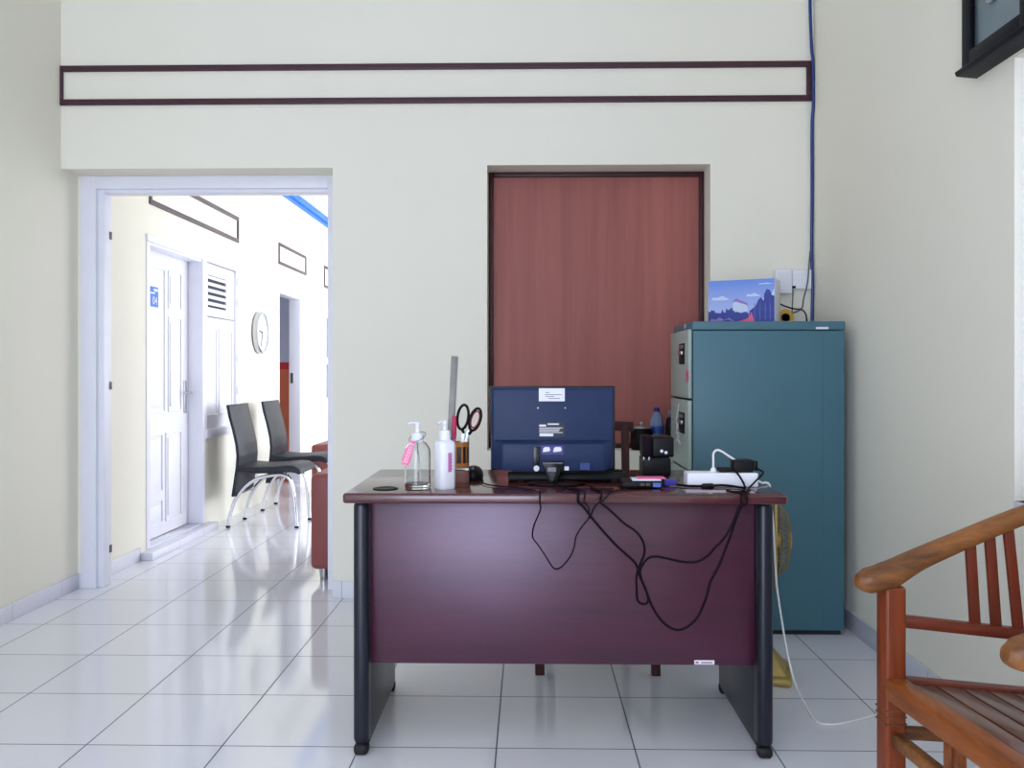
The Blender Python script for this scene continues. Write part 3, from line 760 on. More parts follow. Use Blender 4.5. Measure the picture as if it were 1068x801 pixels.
# pencil cup with ruler, marker and scissors
c = Zp(478, 502, ZT)
cp = thing('pencil_cup', 'clear pencil cup with orange and dark wrap on the desk', 'cup', c)
MB().lathe([(0, 0), (.0325, 0), (.034, .003), (.034, .034), (.032, .036), (0, .036)], c, n=32).build('base', 'teal_wood_base', cp)
MB().lathe([(0, .036), (.0325, .036), (.0335, .04), (.0335, .145), (.0318, .145), (.0318, .041), (0, .041)], c, n=36).build('glass', 'clear', cp)
wr_ = MB().lathe([(.0315, .044), (.0315, .122), (.0305, .122), (.0305, .044), (.0315, .044)], c, n=36).build('wrap', 'orange', cp)
mb = MB()
for a_, w_ in ((-2.35, .4), (-1.62, .42), (-1.02, .30), (-.55, .45)):
    pts = []
    for rr_ in (.0312, .03165):
        for k in range(5):
            a = a_ + w_ * k / 4
            for z in (.058, .108): pts.append(c + Vector((rr_ * math.cos(a), rr_ * math.sin(a), z)))
    mb.hull(pts)
mb.build('dark_print', 'dark_frame', wr_)
r0 = P(468.5, 487, c.y + .002); r1 = P(474.3, 371.5, c.y + .012)
rl = tag(MB().bar(r0, r1, .0215, .0016, .0004, up=(0, -1, 0)).build('ruler', 'steel'), 'long steel ruler leaning upright in the pencil cup', 'ruler')
mkr = thing('marker_pen', 'hot pink marker pen standing in the pencil cup behind the white bottle', 'marker', c + Vector((-.012, -.006, .05)))
m0 = c + Vector((-.012, -.006, .046)); m1 = P(474, 434, c.y - .008)
MB().sweep([m0, m0.lerp(m1, .55)], .0052, n=12).build('barrel', 'pink', mkr)
MB().sweep([m0.lerp(m1, .55), m0.lerp(m1, .62), m0.lerp(m1, .97), m1], [.005, .0068, .0064, .004], n=12).build('cap', 'hot_pink', mkr)
sc = thing('scissors', 'scissors with black and red handles standing in the pencil cup', 'scissors', c + Vector((.006, 0, .05)))
ys = c.y - .004
def loop(cx, cy, a, b2_, tilt):
    pts = []
    for k in range(14):
        t = 2 * math.pi * k / 14
        u, v = a * math.cos(t), b2_ * math.sin(t)
        pts.append(P(cx + u * math.cos(tilt) - v * math.sin(tilt), cy + u * math.sin(tilt) + v * math.cos(tilt), ys))
    return pts
L = loop(482.8, 435, 5.6, 12.8, .14); R_ = loop(495.6, 437.5, 5.4, 11.8, .3)
MB().tube(L, .0042, 8, 4, True).tube([P(481.5, 447, ys), P(484, 452, ys)], .005).build('handle', 'black', sc)
MB().tube(R_, .0042, 8, 4, True).tube([P(492, 449, ys), P(489, 453, ys)], .005).build('handle', 'black', sc)
MB().tube([p.lerp(P(495.6, 437.5, ys), .25) for p in R_], .0024, 8, 4, True).build('grip', 'scissor_red', sc)
q0 = P(487, 441, ys); q1 = P(490, 434, ys)
MB().tube([P(487.5, 433, ys), P(491, 434, ys)], .003).build('handle_bridge', 'black', sc)
for (u0, u1, dy) in ((484, 486, -.0012), (489.5, 485, .0012)):
    a, b_ = P(u0, 449, ys), c + Vector((.004 if u0 < 486 else -.001, -.004, .05))
    a = a + Vector((0, dy, 0)); b_ = b_ + Vector((0, dy, 0))
    MB().bar(a, b_, .013, .0016, .0004, up=(0, -1, 0)).build('blade', 'silver', sc)

# mouse
c = Zp(493.5, 500, ZT); c.y += .02
ms = thing('computer_mouse', 'black computer mouse beside the pencil cup on the desk', 'mouse', c)
MB().lathe([(0, 0), (.029, 0), (.031, .006), (.030, .018), (.026, .029), (.018, .037), (.008, .0405), (0, .041)], c, n=32, sy=1.7).build('body', 'black', ms)
MB().lathe([(.004, -.003), (.008, -.002), (.008, .002), (.004, .003)], c + Vector((0, -.03, .033)), 'X', 16).build('scroll_wheel', 'grey', ms)

# ------------------------------------------------------------------ right half of the desk
# stacked black boxes
a, b_ = P(670.5, 479, 2.78), P(700, 499.5, 2.78)
bxA = thing('speaker_box', 'black plastic box at the bottom of the dark pair beside the monitor', 'box', (a.x + .05, 2.83, ZT), 'stacked black boxes')
zA = ZT + .063
MB().box((a.x, 2.78, ZT + .004), (b_.x, 2.88, zA), .006, 3).build('body', 'black', bxA)
MB().box((a.x + .004, 2.785, ZT), (b_.x - .004, 2.875, ZT + .006), .002).build('base', 'rubber', bxA)
pa = P(672.5, 478.5, 2.78); 
for xx in (671.5, 677):
    q = P(xx, 478.5, 2.78); MB().box((q.x - .0018, 2.777, q.z - .006), (q.x + .0018, 2.781, q.z + .006), .0008).build('clip', 'silver', bxA)
a2, b2_ = P(671, 455, 2.79), P(702.5, 478, 2.79)
bxB = thing('speaker_box', 'black plastic box with two white dots on top of another black box', 'box', (a2.x + .05, 2.84, zA), 'stacked black boxes')
MB().box((a2.x, 2.795, zA), (a2.x + .03, 2.885, a2.z), .005, 3).build('side_block', 'cable_black', bxB)
MB().box((a2.x + .028, 2.785, zA + .001), (b2_.x + .001, 2.89, a2.z - .003), .006, 3).build('body', 'black', bxB)
for xx, yy in ((690, 470.5), (694.5, 472)):
    q = P(xx, yy, 2.785); MB().lathe([(.005, -.002), (.005, .002), (.003, .003), (0, .003)], (q.x, 2.7845, q.z), 'Y', 16).build('white_button', 'white_plastic', bxB)
# clutter in front: flat black router, card, connector
a, b_ = Zp(649, 510, ZT), Zp(691, 509.5, ZT)
rt = thing('network_box', 'flat black network box lying among cables beside the monitor', 'network box', (a.x + .06, a.y + .04, ZT))
MB().box((a.x, a.y, ZT + .003), (b_.x - .0, a.y + .09, ZT + .022), .004, 3).build('body', 'black', rt)
for k, xx in enumerate((670, 676)):
    q = P(xx, 505.5, a.y); MB().box((q.x - .006, a.y - .001, q.z - .004), (q.x + .006, a.y + .001, q.z + .004), .001).build('port', 'grey_trim', rt)
q0, q1 = P(681, 503.5, a.y), P(690, 508, a.y)
MB().box((q0.x, a.y - .0012, q1.z), (q1.x - .002, a.y, q0.z)).build('blue_label', 'mid_print', rt)
for x in (a.x + .012, b_.x - .012):
    MB().box((x - .006, a.y + .012, ZT), (x + .006, a.y + .024, ZT + .004), .001).build('foot', 'rubber', rt)
c = Vector((P(676, 500, a.y + .03).x, a.y + .04, ZT + .022))
cd = thing('name_card', 'small pink and white card lying on the black network box', 'card', c)
MB().box((c.x - .048, c.y - .03, c.z), (c.x + .035, c.y + .03, c.z + .004), .001).build('white_sheet', 'paper', cd)
MB().box((c.x - .03, c.y - .02, c.z + .004), (c.x + .05, c.y + .032, c.z + .007), .001).build('pink_cover', 'pink', cd)
# a hand tool-like grey plug left of the network box
c = Zp(651, 505, ZT)
pl = thing('cable_plug', 'small grey cable plug left of the black network box', 'plug', c)
MB().box((c.x - .012, c.y, ZT), (c.x + .008, c.y + .018, ZT + .016), .003).build('body', 'grey', pl)
MB().box((c.x + .008, c.y + .003, ZT + .003), (c.x + .02, c.y + .015, ZT + .013), .001).build('tip', 'silver', pl)
# monitor cable with a violet plug and ferrite bead
vg = thing('monitor_cable', 'black cable with violet blue plug and ferrite bead before the white power strip', 'cable', Zp(700, 508, ZT))
vz = ZT + .012
va, vb = P(693, 504.5, 2.56), P(706, 505, 2.56)
MB().hull([(va.x, 2.552, ZT + .002), (va.x, 2.575, ZT + .002), (va.x, 2.552, ZT + .024), (va.x, 2.575, ZT + .024), (vb.x, 2.558, ZT + .006), (vb.x, 2.569, ZT + .006), (vb.x, 2.558, ZT + .018), (vb.x, 2.569, ZT + .018)], .002).build('plug', 'vga_blue', vg)
pv = [P(706, 505.3, 2.562), P(714, 506.5, 2.536), P(728, 507, 2.528), P(738, 507, 2.53), P(752, 506, 2.53), P(763, 507, 2.528), P(772, 510, 2.515), P(777, 512.5, 2.50)]
for p in pv: p.z = max(p.z, ZT + .004)
MB().tube(pv, .0034, 8, 6).build('cord', 'cable_black', vg)
fa, fb = P(731.5, 507, 2.53), P(745, 506.8, 2.53)
MB().sweep([fa, fa.lerp(fb, .12), fa.lerp(fb, .88), fb], [.004, .0075, .0075, .004], n=14).build('ferrite_bead', 'black', vg)

# power strip with what is plugged into it
s0, s1 = P(717, 494, 2.545), P(791, 508, 2.545)
zS = ZT + .0415; sy0, sy1 = 2.545, 2.61
ps = thing('power_strip', 'white power strip near the right end of the desk', 'power strip', ((s0.x + s1.x) / 2, 2.58, ZT))
MB().box((s0.x, sy0, ZT + .0006), (s1.x, sy1, zS), .004, 3).build('body', 'white_plastic', ps)
for k in range(4):
    x = s0.x + .03 + k * .047
    MB().lathe([(.017, 0), (.017, .001), (.015, .0015), (0, .0005)], (x, (sy0 + sy1) / 2, zS - .0002), n=28).build('socket', 'paper', ps)
# white cord from the strip over the desk edge to the floor
wp = [(s1.x - .002, 2.585, ZT + .016), (s1.x + .014, 2.586, ZT + .012), (DX1 - .02, 2.592, ZT + .007), (DX1 - .006, 2.6, ZT + .007), (DX1 + .005, 2.61, ZT + .002), (DX1 + .009, 2.614, ZT - .008), (DX1 + .010, 2.617, ZT - .03)]
wp = [Vector(p) for p in wp]
for (x, y, Y) in ((806.5, 548, 2.63), (808, 580, 2.64), (810, 610, 2.65), (815, 645, 2.66), (821, 680, 2.67), (829, 712, 2.675)): wp.append(P(x, y, Y))
for (x, y) in ((838, 736), (850, 751), (866, 755.5), (885, 753), (912, 746)):
    wp.append(Zp(x, y, .004))
wp[-5].z = .02
wp += [Vector((1.12, 2.80, .004)), Vector((1.25, 2.95, .004)), Vector((1.335, 3.1, .004))]
MB().tube(wp, .0032, 8, 6).build('cord', 'cable_white', ps)
# white charger cable loop
wc = thing('charger_plug', 'white plug with a cable looping up from the power strip', 'plug', P(744, 493, 2.575))
pw = P(744, 492, 2.575)
MB().lathe([(.009, zS - pw.z + .0013), (.009, .006), (.005, .012), (0, .012)], pw, n=16).build('plug', 'white_plastic', wc)
adz = zS + .046
ad0, ad1 = P(765.5, 480, 2.55), P(786, 493, 2.55)
cl = [pw + Vector((0, 0, .008)), P(744, 480, 2.575), P(744.2, 473, 2.575), P(747.5, 469.5, 2.575), P(753, 471, 2.575), P(759, 475, 2.575), P(766, 479.5, 2.575), P(767.5, 480.6, 2.578)]
MB().tube(cl, .0032, 8, 6).build('cord', 'cable_white', wc)
# black power adapter
ad = thing('power_adapter', 'black power adapter plugged upright into the white power strip', 'adapter', ((ad0.x + ad1.x) / 2, 2.58, zS))
z0_ = zS + .0016
MB().box((ad0.x, 2.55, z0_), (ad1.x, 2.60, ad0.z), .003, 3).build('body', 'black', ad)
MB().box((ad1.x + .0015, 2.555, z0_ + .004), (ad1.x + .0145, 2.597, ad0.z - .003), .003, 3).box((ad1.x - .001, 2.565, z0_ + .006), (ad1.x + .003, 2.585, ad0.z - .008)).build('cover', 'black_gloss', ad)
ac_ = [Vector((ad1.x + .012, 2.565, zS + .012)), P(795, 491.5, 2.56), P(796, 493.5, 2.55), P(791, 499, 2.535), P(784, 506, 2.525), P(779, 511.5, 2.50)]
MB().tube(ac_, .0026, 8, 6).build('cord', 'cable_black', ad)
# flat black plug
fp0, fp1 = P(746, 490.5, 2.57), P(765, 494, 2.57)
fp = thing('flat_plug', 'flat black plug lying on the white power strip before the adapter', 'plug', (fp0.x, 2.56, zS))
MB().box((fp0.x + .008, 2.55, z0_ ), (fp1.x - .006, 2.59, z0_ + .012), .004, 3).build('body', 'black', fp)
pc = [Vector((fp1.x - .008, 2.552, z0_ + .006)), P(767, 491.5, 2.54), P(772, 498, 2.535), P(776, 505, 2.525), P(777.5, 511, 2.505)]
MB().tube(pc, .003, 8, 6).build('cord', 'cable_black', fp)

# ------------------------------------------------------------------ cords hanging over the front edge
YH = DY0 - .009
def desk_pts(pts): 
    o = []
    for x, y in pts:
        q = Zp(x, y, ZT + .0048); o.append(q)
    return o
def hang(pts, Y=YH): return [P(x, y, Y) for x, y in pts]
def edge(x, Y=YH): return [Vector((P(x, 515, DY0).x, DY0 + .006, ZT + .0055)), Vector((P(x, 516, DY0).x, Y + .004, ZT + .003)), Vector((P(x, 518, Y).x, Y, ZT - .006)), Vector((P(x, 524, Y).x, Y, ZT - .022))]
mc = desk_pts([(499.5, 501.5), (507, 505), (520, 507), (540, 508.5), (553, 511)]) + edge(563, YH - .010) + hang([(563.5, 532), (557, 548), (555.5, 560), (561, 568), (569, 580), (576, 591), (581, 593.5), (587, 590), (595, 580), (599, 570), (601, 559), (608, 548), (614, 540), (614, 530)], YH - .010) + list(reversed(edge(610, YH - .010))) + desk_pts([(602, 510), (596, 508)])
tag(MB().tube(mc, .0022, 6, 5).build('mouse_cord', 'cable_black'), 'thin black cord looping down the left middle of the desk front', 'cord')
mc = desk_pts([(586, 508), (592, 510.5)]) + edge(603) + hang([(608, 528), (618, 541), (630, 555), (642, 568), (654, 579), (663, 588), (667, 600), (673, 614), (680, 632), (688, 645), (698, 654), (708, 657), (718, 653), (728, 643), (736, 625), (741, 607), (750, 590), (757, 572), (763, 556), (768, 540), (773, 529)]) + list(reversed(edge(779))) + desk_pts([(779.5, 511)])
tag(MB().tube(mc, .0036, 8, 5).build('looped_cord', 'cable_black'), 'thick black cord hanging in the lowest loop down the desk front', 'cord')
YH2 = YH - .012
mc = desk_pts([(616, 508), (622, 511)]) + edge(627, YH2) + hang([(636, 532), (650, 545), (664, 555), (671, 566), (672, 577), (668, 588), (664, 600), (664, 615), (665, 626), (671, 630), (676, 627), (674, 616), (669, 604), (668, 594), (675, 583), (684, 580.5), (698, 583), (712, 586), (726, 586), (738, 580), (745, 572), (752, 565), (760, 554), (766, 541), (770, 530)], YH2) + list(reversed(edge(773.0, YH2))) + desk_pts([(773, 511)])
tag(MB().tube(mc, .0034, 8, 5).build('video_cord', 'cable_black'), 'black cord tied in a knot and running sideways across the desk front', 'cord')
mc = desk_pts([(651, 509.5), (644, 511.5), (637, 513.5)]) + edge(634, YH - .022)[1:2] + hang([(630, 521), (622, 526.5), (618, 533), (615, 541)], YH - .022)
tag(MB().tube(mc, .0026, 6, 5).build('short_cord', 'cable_black'), 'short thin black cord crossing the desk edge below the network box', 'cord')
mc = desk_pts([(758, 511.8), (764, 512.8), (771, 513), (779, 512.8), (782, 511.8)])
tag(MB().tube(mc, .0036, 8, 5).build('bent_cord', 'cable_black'), 'short bent black cord end lying before the white power strip', 'cord')

# ------------------------------------------------------------------ on the window sill behind
c = Vector((P(669, 470, 4.235).x, 4.235, wz0))
jr = thing('lidded_pot', 'dark pot with a flat metal lid on the boarded window sill', 'pot', c)
MB().lathe([(0, 0), (.045, 0), (.052, .01), (.054, .05), (.052, .095), (.048, .105), (0, .105)], c, n=32).build('body', 'brown_jar', jr)
MB().lathe([(0, .105), (.05, .105), (.053, .108), (.05, .113), (.012, .118), (0, .118)], c, n=32).build('lid', 'silver', jr)
MB().lathe([(.005, .117), (.005, .123), (.009, .128), (.008, .134), (0, .136)], c, n=16).build('knob', 'silver', jr)
c = Vector((P(685, 470, 4.285).x, 4.285, wz0))
wb = thing('water_bottle', 'plastic water bottle with a blue cap and label behind the black boxes', 'bottle', c)
MB().lathe([(0, 0), (.029, 0), (.032, .006), (.032, .04), (.028, .06), (.028, .068), (.033, .08), (.033, .13), (.03, .15), (.02, .172), (.0125, .182), (.0125, .19), (0, .19)], c, n=32).build('body', 'clear_blue', wb)
MB().lathe([(.0334, .078), (.0338, .08), (.0338, .113), (.0334, .115)], c, n=32).build('label', 'blue_label', wb)
MB().lathe([(.0145, .184), (.0145, .2), (.012, .203), (0, .203)], c, n=20).build('cap', 'blue_cap', wb)
c = Vector((P(701.5, 470, 4.262).x, 4.262, wz0))
fl = thing('dark_flask', 'dark flask with a grey top half hidden behind the filing cabinet', 'flask', c)
MB().lathe([(0, 0), (.03, 0), (.034, .006), (.034, .13), (.028, .15), (.018, .158), (0, .158)], c, n=28).build('body', 'black', fl)
MB().lathe([(.02, .156), (.023, .16), (.023, .185), (.019, .192), (0, .193)], c, n=24).build('cap', 'grey', fl)

# ------------------------------------------------------------------ filing cabinet
CY0, CY1 = 3.62, 4.08
cx0, cx1, cz = P(723, 500, CY0).x, P(881, 500, CY0).x, P(800, 335, CY0).z
cb = thing('filing_cabinet', 'teal grey steel filing cabinet in the back right corner', 'cabinet', ((cx0 + cx1) / 2, 3.85, 0))
MB().box((cx0, CY0 + .002, .02), (cx1, CY1, cz - .038), .004).build('body', 'cab_side', cb)
MB().box((cx0 - .004, CY0 - .002, cz - .036), (cx1 + .002, CY1 + .002, cz), .005, 3).build('top', 'cab_side', cb)
MB().box((cx0 + .01, CY0 + .015, 0), (cx1 - .01, CY1 - .01, .022)).build('plinth', 'cab_dark', cb)
MB().box((cx0 - .003, CY0 + .012, .025), (cx0 + .001, CY1 - .012, cz - .05)).build('front_gap', 'cab_dark', cb)  # dark sheet standing in for the shade behind and between the drawers
q0, q1 = P(851, 341, CY0 - .003), P(864, 343.3, CY0 - .003)
MB().box((q0.x, CY0 - .0035, q1.z), (q1.x, CY0 - .002, q0.z)).build('sticker', 'paper', cb)
xs = P(858, 500, CY0).x
MB().box((xs, CY0, .04), (xs + .002, CY0 + .003, cz - .06)).build('seam', 'cab_side', cb)
dz0 = .074
for k in range(4):
    z1 = 1.268 - k * .297; z0 = z1 - .288
    D = MB().box((cx0 - .02, CY0 + .01, z0), (cx0 - .003, CY1 - .012, z1), .004, 3).build('drawer', 'cab_drawer', cb)
    yc = 3.77; zc_ = z1 - .1
    pl_ = MB().box((cx0 - .0225, yc - .065, zc_ - .045), (cx0 - .019, yc + .065, zc_ + .045), .001).build('handle_recess', 'black', D)
    MB().box((cx0 - .032, yc - .045, zc_ - .005), (cx0 - .0225, yc + .045, zc_ + .012), .003).build('handle', 'silver', D)
    MB().box((cx0 - .025, yc - .04, zc_ + .022), (cx0 - .0225, yc + .04, zc_ + .038), .001).build('label_holder', 'grey', D)
    if k == 0:
        q = Xp(716.5, 392, cx0 - .021)
        pk = MB()
        for j in range(5):
            a = j * 2 * math.pi / 5; pk.lathe([(.014, 0), (.014, .0012), (0, .0012)], (cx0 - .0212, q.y + .018 * math.cos(a), q.z + .018 * math.sin(a)), 'X', 14)
        pk.build('flower_sticker', 'pink', D)
    if k == 1:
        sb = MB()
        for (p, q_) in (((708.2, 421), (705.2, 438)), ((705.0, 436), (705.8, 450)), ((707.5, 440), (705, 452)), ((705.5, 450), (708.5, 456)), ((708, 451), (705.5, 460)), ((706, 456), (709.5, 463))):
            A_, B_ = Xp(*p, cx0 - .0215), Xp(*q_, cx0 - .0215); sb.bar(A_, B_, .012, .0015, up=(1, 0, 0))
        sb.build('white_scribble', 'paper', D)
MB().lathe([(.012, 0), (.012, .006), (0, .007)], (cx0 - .02, CY0 + .1, cz - .018), 'X', 18).build('lock', 'silver', cb)

# picture box on the cabinet
pb = thing('picture_box', 'box printed with a blue city skyline and pink boat on the filing cabinet', 'box')
bw, bd, bh = .285, .13, .19
MB().box((-bw / 2, 0, 0), (bw / 2, bd, bh), .0015).build('carton', 'paper', pb)
MB().box((-bw / 2 + .001, -.001, .001), (bw / 2 - .001, 0, bh - .001)).build('front_print', 'sky_print', pb)
def pr(poly, m, name, y=-.0018):
    MB().prism([((u - .5) * bw, v * bh) for u, v in poly], 'XZ', y, -.0009 if y > -.002 else -.0017).build(name, m, pb)
def cloud(cx_, cz_, w_, h_): return [(cx_ + w_ * math.cos(t) * (1 if math.sin(t) > 0 else 1.15), cz_ + h_ * math.sin(t) * (1.6 + .5 * math.cos(5 * t) if math.sin(t) > 0 else .5)) for t in [k * math.pi / 14 for k in range(28)]]
pr(cloud(.18, .56, .13, .04), 'cloud_print', 'cloud'); pr(cloud(.68, .62, .10, .03), 'cloud_print', 'cloud'); pr(cloud(.86, .88, .1, .012), 'cloud_print', 'cloud')
pr([(.82, .55), (.95, .62), (.999, .8), (.999, .5), (.86, .4)], 'cloud_print', 'cloud')
sky = [(.003, .01), (.003, .30)]
for k in range(18):
    u = .01 + k * .033; h = .24 + .12 * random.random(); sky += [(u, h), (u + .012, h + .05 * random.random()), (u + .026, h)]
sky += [(.62, .22), (.62, .01)]
pr(sky, 'navy_print', 'skyline')
pr([(.62, .01), (.63, .28), (.72, .38), (.76, .52), (.80, .58), (.84, .5), (.85, .66), (.885, .76), (.93, .74), (.96, .62), (.997, .60), (.997, .01)], 'navy_print', 'tower_group', -.0019)
for u in (.70, .78, .86, .93): pr([(u, .05), (u + .012, .05), (u + .012, .45), (u, .45)], 'mid_print', 'tower_window', -.0026)
pr([(.38, .30), (.385, .50), (.42, .60), (.425, .52), (.55, .46), (.60, .40), (.61, .28), (.50, .24)], 'cloud_print', 'white_hall', -.0026)
pr([(.37, .48), (.42, .58), (.60, .46), (.61, .38), (.585, .42), (.43, .50)], 'lilac_print', 'hall_roof', -.0028)
pr([(.34, .012), (.50, .06), (.60, .11), (.64, .17), (.66, .26), (.68, .14), (.70, .08), (.70, .012)], 'pink_print', 'boat', -.0028)
pr([(.02, .05), (.05, .12), (.12, .10), (.18, .15), (.25, .09), (.32, .14), (.40, .06), (.40, .04), (.30, .1), (.2, .06), (.1, .06)], 'lilac_print', 'wave', -.0028)
pb.rotation_euler.z = math.radians(-26)
q = P(773, 335, 3.78); pb.location = (q.x, 3.785, cz)
pb2 = None

# tape roll on the cabinet, sockets and cables
q = P(818, 330, 3.98)
tr = thing('tape_roll', 'yellow brown tape roll standing on the filing cabinet behind the picture box', 'tape roll', (q.x, 3.98, cz))
MB().lathe([(.020, -.022), (.036, -.022), (.0365, 0), (.036, .022), (.020, .022), (.019, 0), (.020, -.022)], (q.x, 3.98, cz + .0365), 'Y', 36).build('tape', 'tape', tr)
MB().lathe([(.0185, -.023), (.0205, -.023), (.0205, .023), (.0185, .023), (.0185, -.023)], (q.x, 3.98, cz + .0365), 'Y', 36).build('core', 'teal_wood_base', tr)
sA = [P(806, 282, YB), P(823, 307, YB)]
so = thing('wall_socket', 'white junction box on the back wall directly above the picture box corner', 'socket', ((sA[0].x + sA[1].x) / 2, YB, sA[1].z))
MB().box((sA[0].x, YB - .05, sA[1].z), (sA[1].x, YB, sA[0].z), .005, 3).build('housing', 'white_plastic', so)
MB().box((sA[0].x + .008, YB - .053, sA[1].z + .012), (sA[1].x - .008, YB - .05, sA[0].z - .012), .001).build('cover', 'paper', so)
sB = [P(824, 282, YB), P(844, 302, YB)]
so2 = thing('wall_socket', 'white network socket with a cable below, in the corner beside the blue cable', 'socket', ((sB[0].x + sB[1].x) / 2, YB, sB[1].z))
MB().box((sB[0].x, YB - .035, sB[1].z), (sB[1].x, YB, sB[0].z), .004, 3).build('housing', 'white_plastic', so2)
q = P(828, 299.5, YB - .035)
MB().box((q.x - .008, YB - .037, q.z - .006), (q.x + .008, YB - .035, q.z + .006)).build('port', 'black', so2)
yw = YB - .012
tag(MB().tube([P(827, 301, YB - .03), P(827, 306, YB - .03), P(826.5, 316, YB - .02), P(826, 326, YB - .04), Vector((P(826, 326, 4.1).x, 4.12, cz - .03))], .0028, 8, 5).build('hanging_cable', 'cable_grey'), 'short grey lead dropping from the network socket behind the cabinet', 'cable')
tag(MB().tube([P(844.5, -40, YB - .01), P(845, 10, YB - .009), P(846.5, 50, YB - .018), P(848, 66, YB - .022), P(848.3, 108, YB - .022), P(847, 130, YB - .01), P(847, 200, YB - .009), P(846.5, 260, YB - .009), P(847.5, 300, YB - .009), P(847, 335, YB - .009), Vector((P(847, 335, YB).x, YB - .012, 1.1))], .0075, 8, 5).build('network_cable', 'cable_blue'), 'blue network cable running down the back right wall corner', 'cable')
tag(MB().tube([P(845, 262, YB - .02), P(843.5, 280, YB - .045), P(842, 296, YB - .045), P(838, 312, YB - .024), P(836.5, 321, YB - .024), P(830, 325.5, YB - .04), P(820, 328, YB - .065), P(812, 328.5, YB - .075), P(808, 329, YB - .085)], .0035, 8, 5).build('hanging_cable', 'cable_grey'), 'grey cable crossing in front of the network socket to the left', 'cable')
tag(MB().tube([P(810, 315, YB - .07), P(818, 319, YB - .06), P(828, 322, YB - .068), P(836, 323, YB - .058), P(840, 327, YB - .055), P(841.5, 335, YB - .052), Vector((P(841.5, 335, YB).x, YB - .05, 1.15))], .0035, 8, 5).build('hanging_cable', 'cable_black'), 'dark cable curving down behind the filing cabinet below the sockets', 'cable')

# ------------------------------------------------------------------ gold fan by the desk
fq = Zp(806, 710, 0)
FY = 3.12; FXc = .882
fn = thing('standing_fan', 'gold coloured fan standing on the floor at the right of the desk', 'fan', (FXc, FY, 0))
bzx = P(828, 700, FY).x
MB().box((.72, FY - .10, 0), (bzx - .01, FY + .13, .028), .012, 3).hull([(.76, FY - .07, .026), (.92, FY - .07, .026), (.92, FY + .10, .026), (.76, FY + .10, .026), (.81, FY - .02, .10), (.87, FY - .02, .10), (.87, FY + .04, .10), (.81, FY + .04, .10)], .006).build('base', 'gold', fn)
FZ = .492; FR = .165
MB().tube([(.83, FY, .09), (.83, FY, FZ - .04)], .014, 12).build('stem', 'gold', fn)
MB().sweep([(.76, FY, FZ), (.78, FY, FZ), (.83, FY, FZ), (.845, FY, FZ)], [.025, .045, .048, .03], n=20).build('motor_housing', 'gold', fn)
MB().tube([(FXc, FY + FR * math.cos(t), FZ + FR * math.sin(t)) for t in [k * math.pi / 18 for k in range(36)]], .0048, 8, 2, True).build('rim', 'gold', fn)
cg = MB()
for k in range(44):
    a = k * 2 * math.pi / 44; pts = []
    for (r, x) in ((.03, .050), (.065, .047), (.095, .038), (.118, .02), (.128, .004), (FR, .002)):
        pts.append((FXc + x, FY + r * math.cos(a), FZ + r * math.sin(a)))
    cg.sweep(pts, .0012, n=5)
for (r, x) in ((.05, .0485), (.085, .041), (.112, .025)):
    cg.tube([(FXc + x, FY + r * math.cos(t), FZ + r * math.sin(t)) for t in [k * math.pi / 12 for k in range(24)]], .0013, 5, 1, True)
cg.build('front_grille', 'gold_wire', fn)
cg = MB()
for k in range(36):
    a = k * 2 * math.pi / 36; pts = []
    for (r, x) in ((.045, -.042), (.09, -.042), (.135, -.026), (FR, -.004)):
        pts.append((FXc + x, FY + r * math.cos(a), FZ + r * math.sin(a)))
    cg.sweep(pts, .0012, n=5)
cg.build('rear_grille', 'gold_wire', fn)
MB().lathe([(.03, -.002), (.03, .006), (.02, .009), (0, .009)], (FXc + .046, FY, FZ), 'X', 28).build('badge', 'gold', fn)
for k in range(3):
    a0 = k * 2 * math.pi / 3; pl_ = []
    for (r, t, x) in ((.025, -.25, .008), (.07, -.5, .012), (.12, -.42, .012), (.135, -.1, .004), (.13, .3, -.008), (.08, .4, -.01), (.025, .25, -.006)):
        pl_.append((r, t + a0, x))
    pts = []
    for r, t, x in pl_:
        for d in (0, .003): pts.append((FXc + x + d, FY + r * math.cos(t), FZ + r * math.sin(t)))
    MB().hull(pts).build('blade', 'fan_blade', fn)
MB().lathe([(.026, -.025), (.028, 0), (.024, .018), (0, .022)], (FXc, FY, FZ), 'X', 24).build('hub', 'gold', fn)

fn.rotation_euler.z = -.274
# ------------------------------------------------------------------ wooden armchair on the right
wa = thing('wooden_armchair', 'honey brown wooden armchair with slatted arms at the lower right', 'armchair', (1.0, 1.67, 0))
ax = Vector((.995, .104, 0)).normalized(); nn = Vector((-ax.y, ax.x, 0))        # toward the back; toward the far side
mid = Vector((.807, 1.675, 0)) - nn * .024
def C_(a, n, z): return mid + ax * a + nn * n + Vector((0, 0, z))
HF, HB = .246, .212                # half widths at the front and back
fpF, fpN = C_(0, HF, 0), C_(0, -HF, 0)
bpF, bpN = C_(.43, HB, 0), C_(.43, -HB, 0)
def post(p, z0, z1, w, m='teak_red', name='front_post', lean=(0, 0)):
    q = Vector(p)
    return MB().bar(q + Vector((0, 0, z0)), q + Vector((lean[0], lean[1], z1)), w, w, .007, up=nn, seg=3).build(name, m, wa)
armz = .63
for p in (fpF, fpN):
    o = post(p + ax * .0, 0, armz, .046, 'teak_post', 'front_post')
for p in (bpF, bpN):
    MB().sweep([p, p + Vector((0, 0, .42)), p + ax * .04 + Vector((0, 0, .65)), p + ax * .10 + Vector((0, 0, .98))], .021, .021, 12, up=nn, smooth=5, power=.5).build('back_post', 'teak_red', wa)
# carved rings on the far front post
pg = MB()
for k in range(3):
    z = .335 + .014 * k
    pg.bar(fpF - ax * .0005 + Vector((0, 0, z)), fpF - ax * .0005 + Vector((0, 0, z + .003)), .0475, .0475, .0006, up=nn)
pg.build('carved_ring', 'teak_worn', wa)
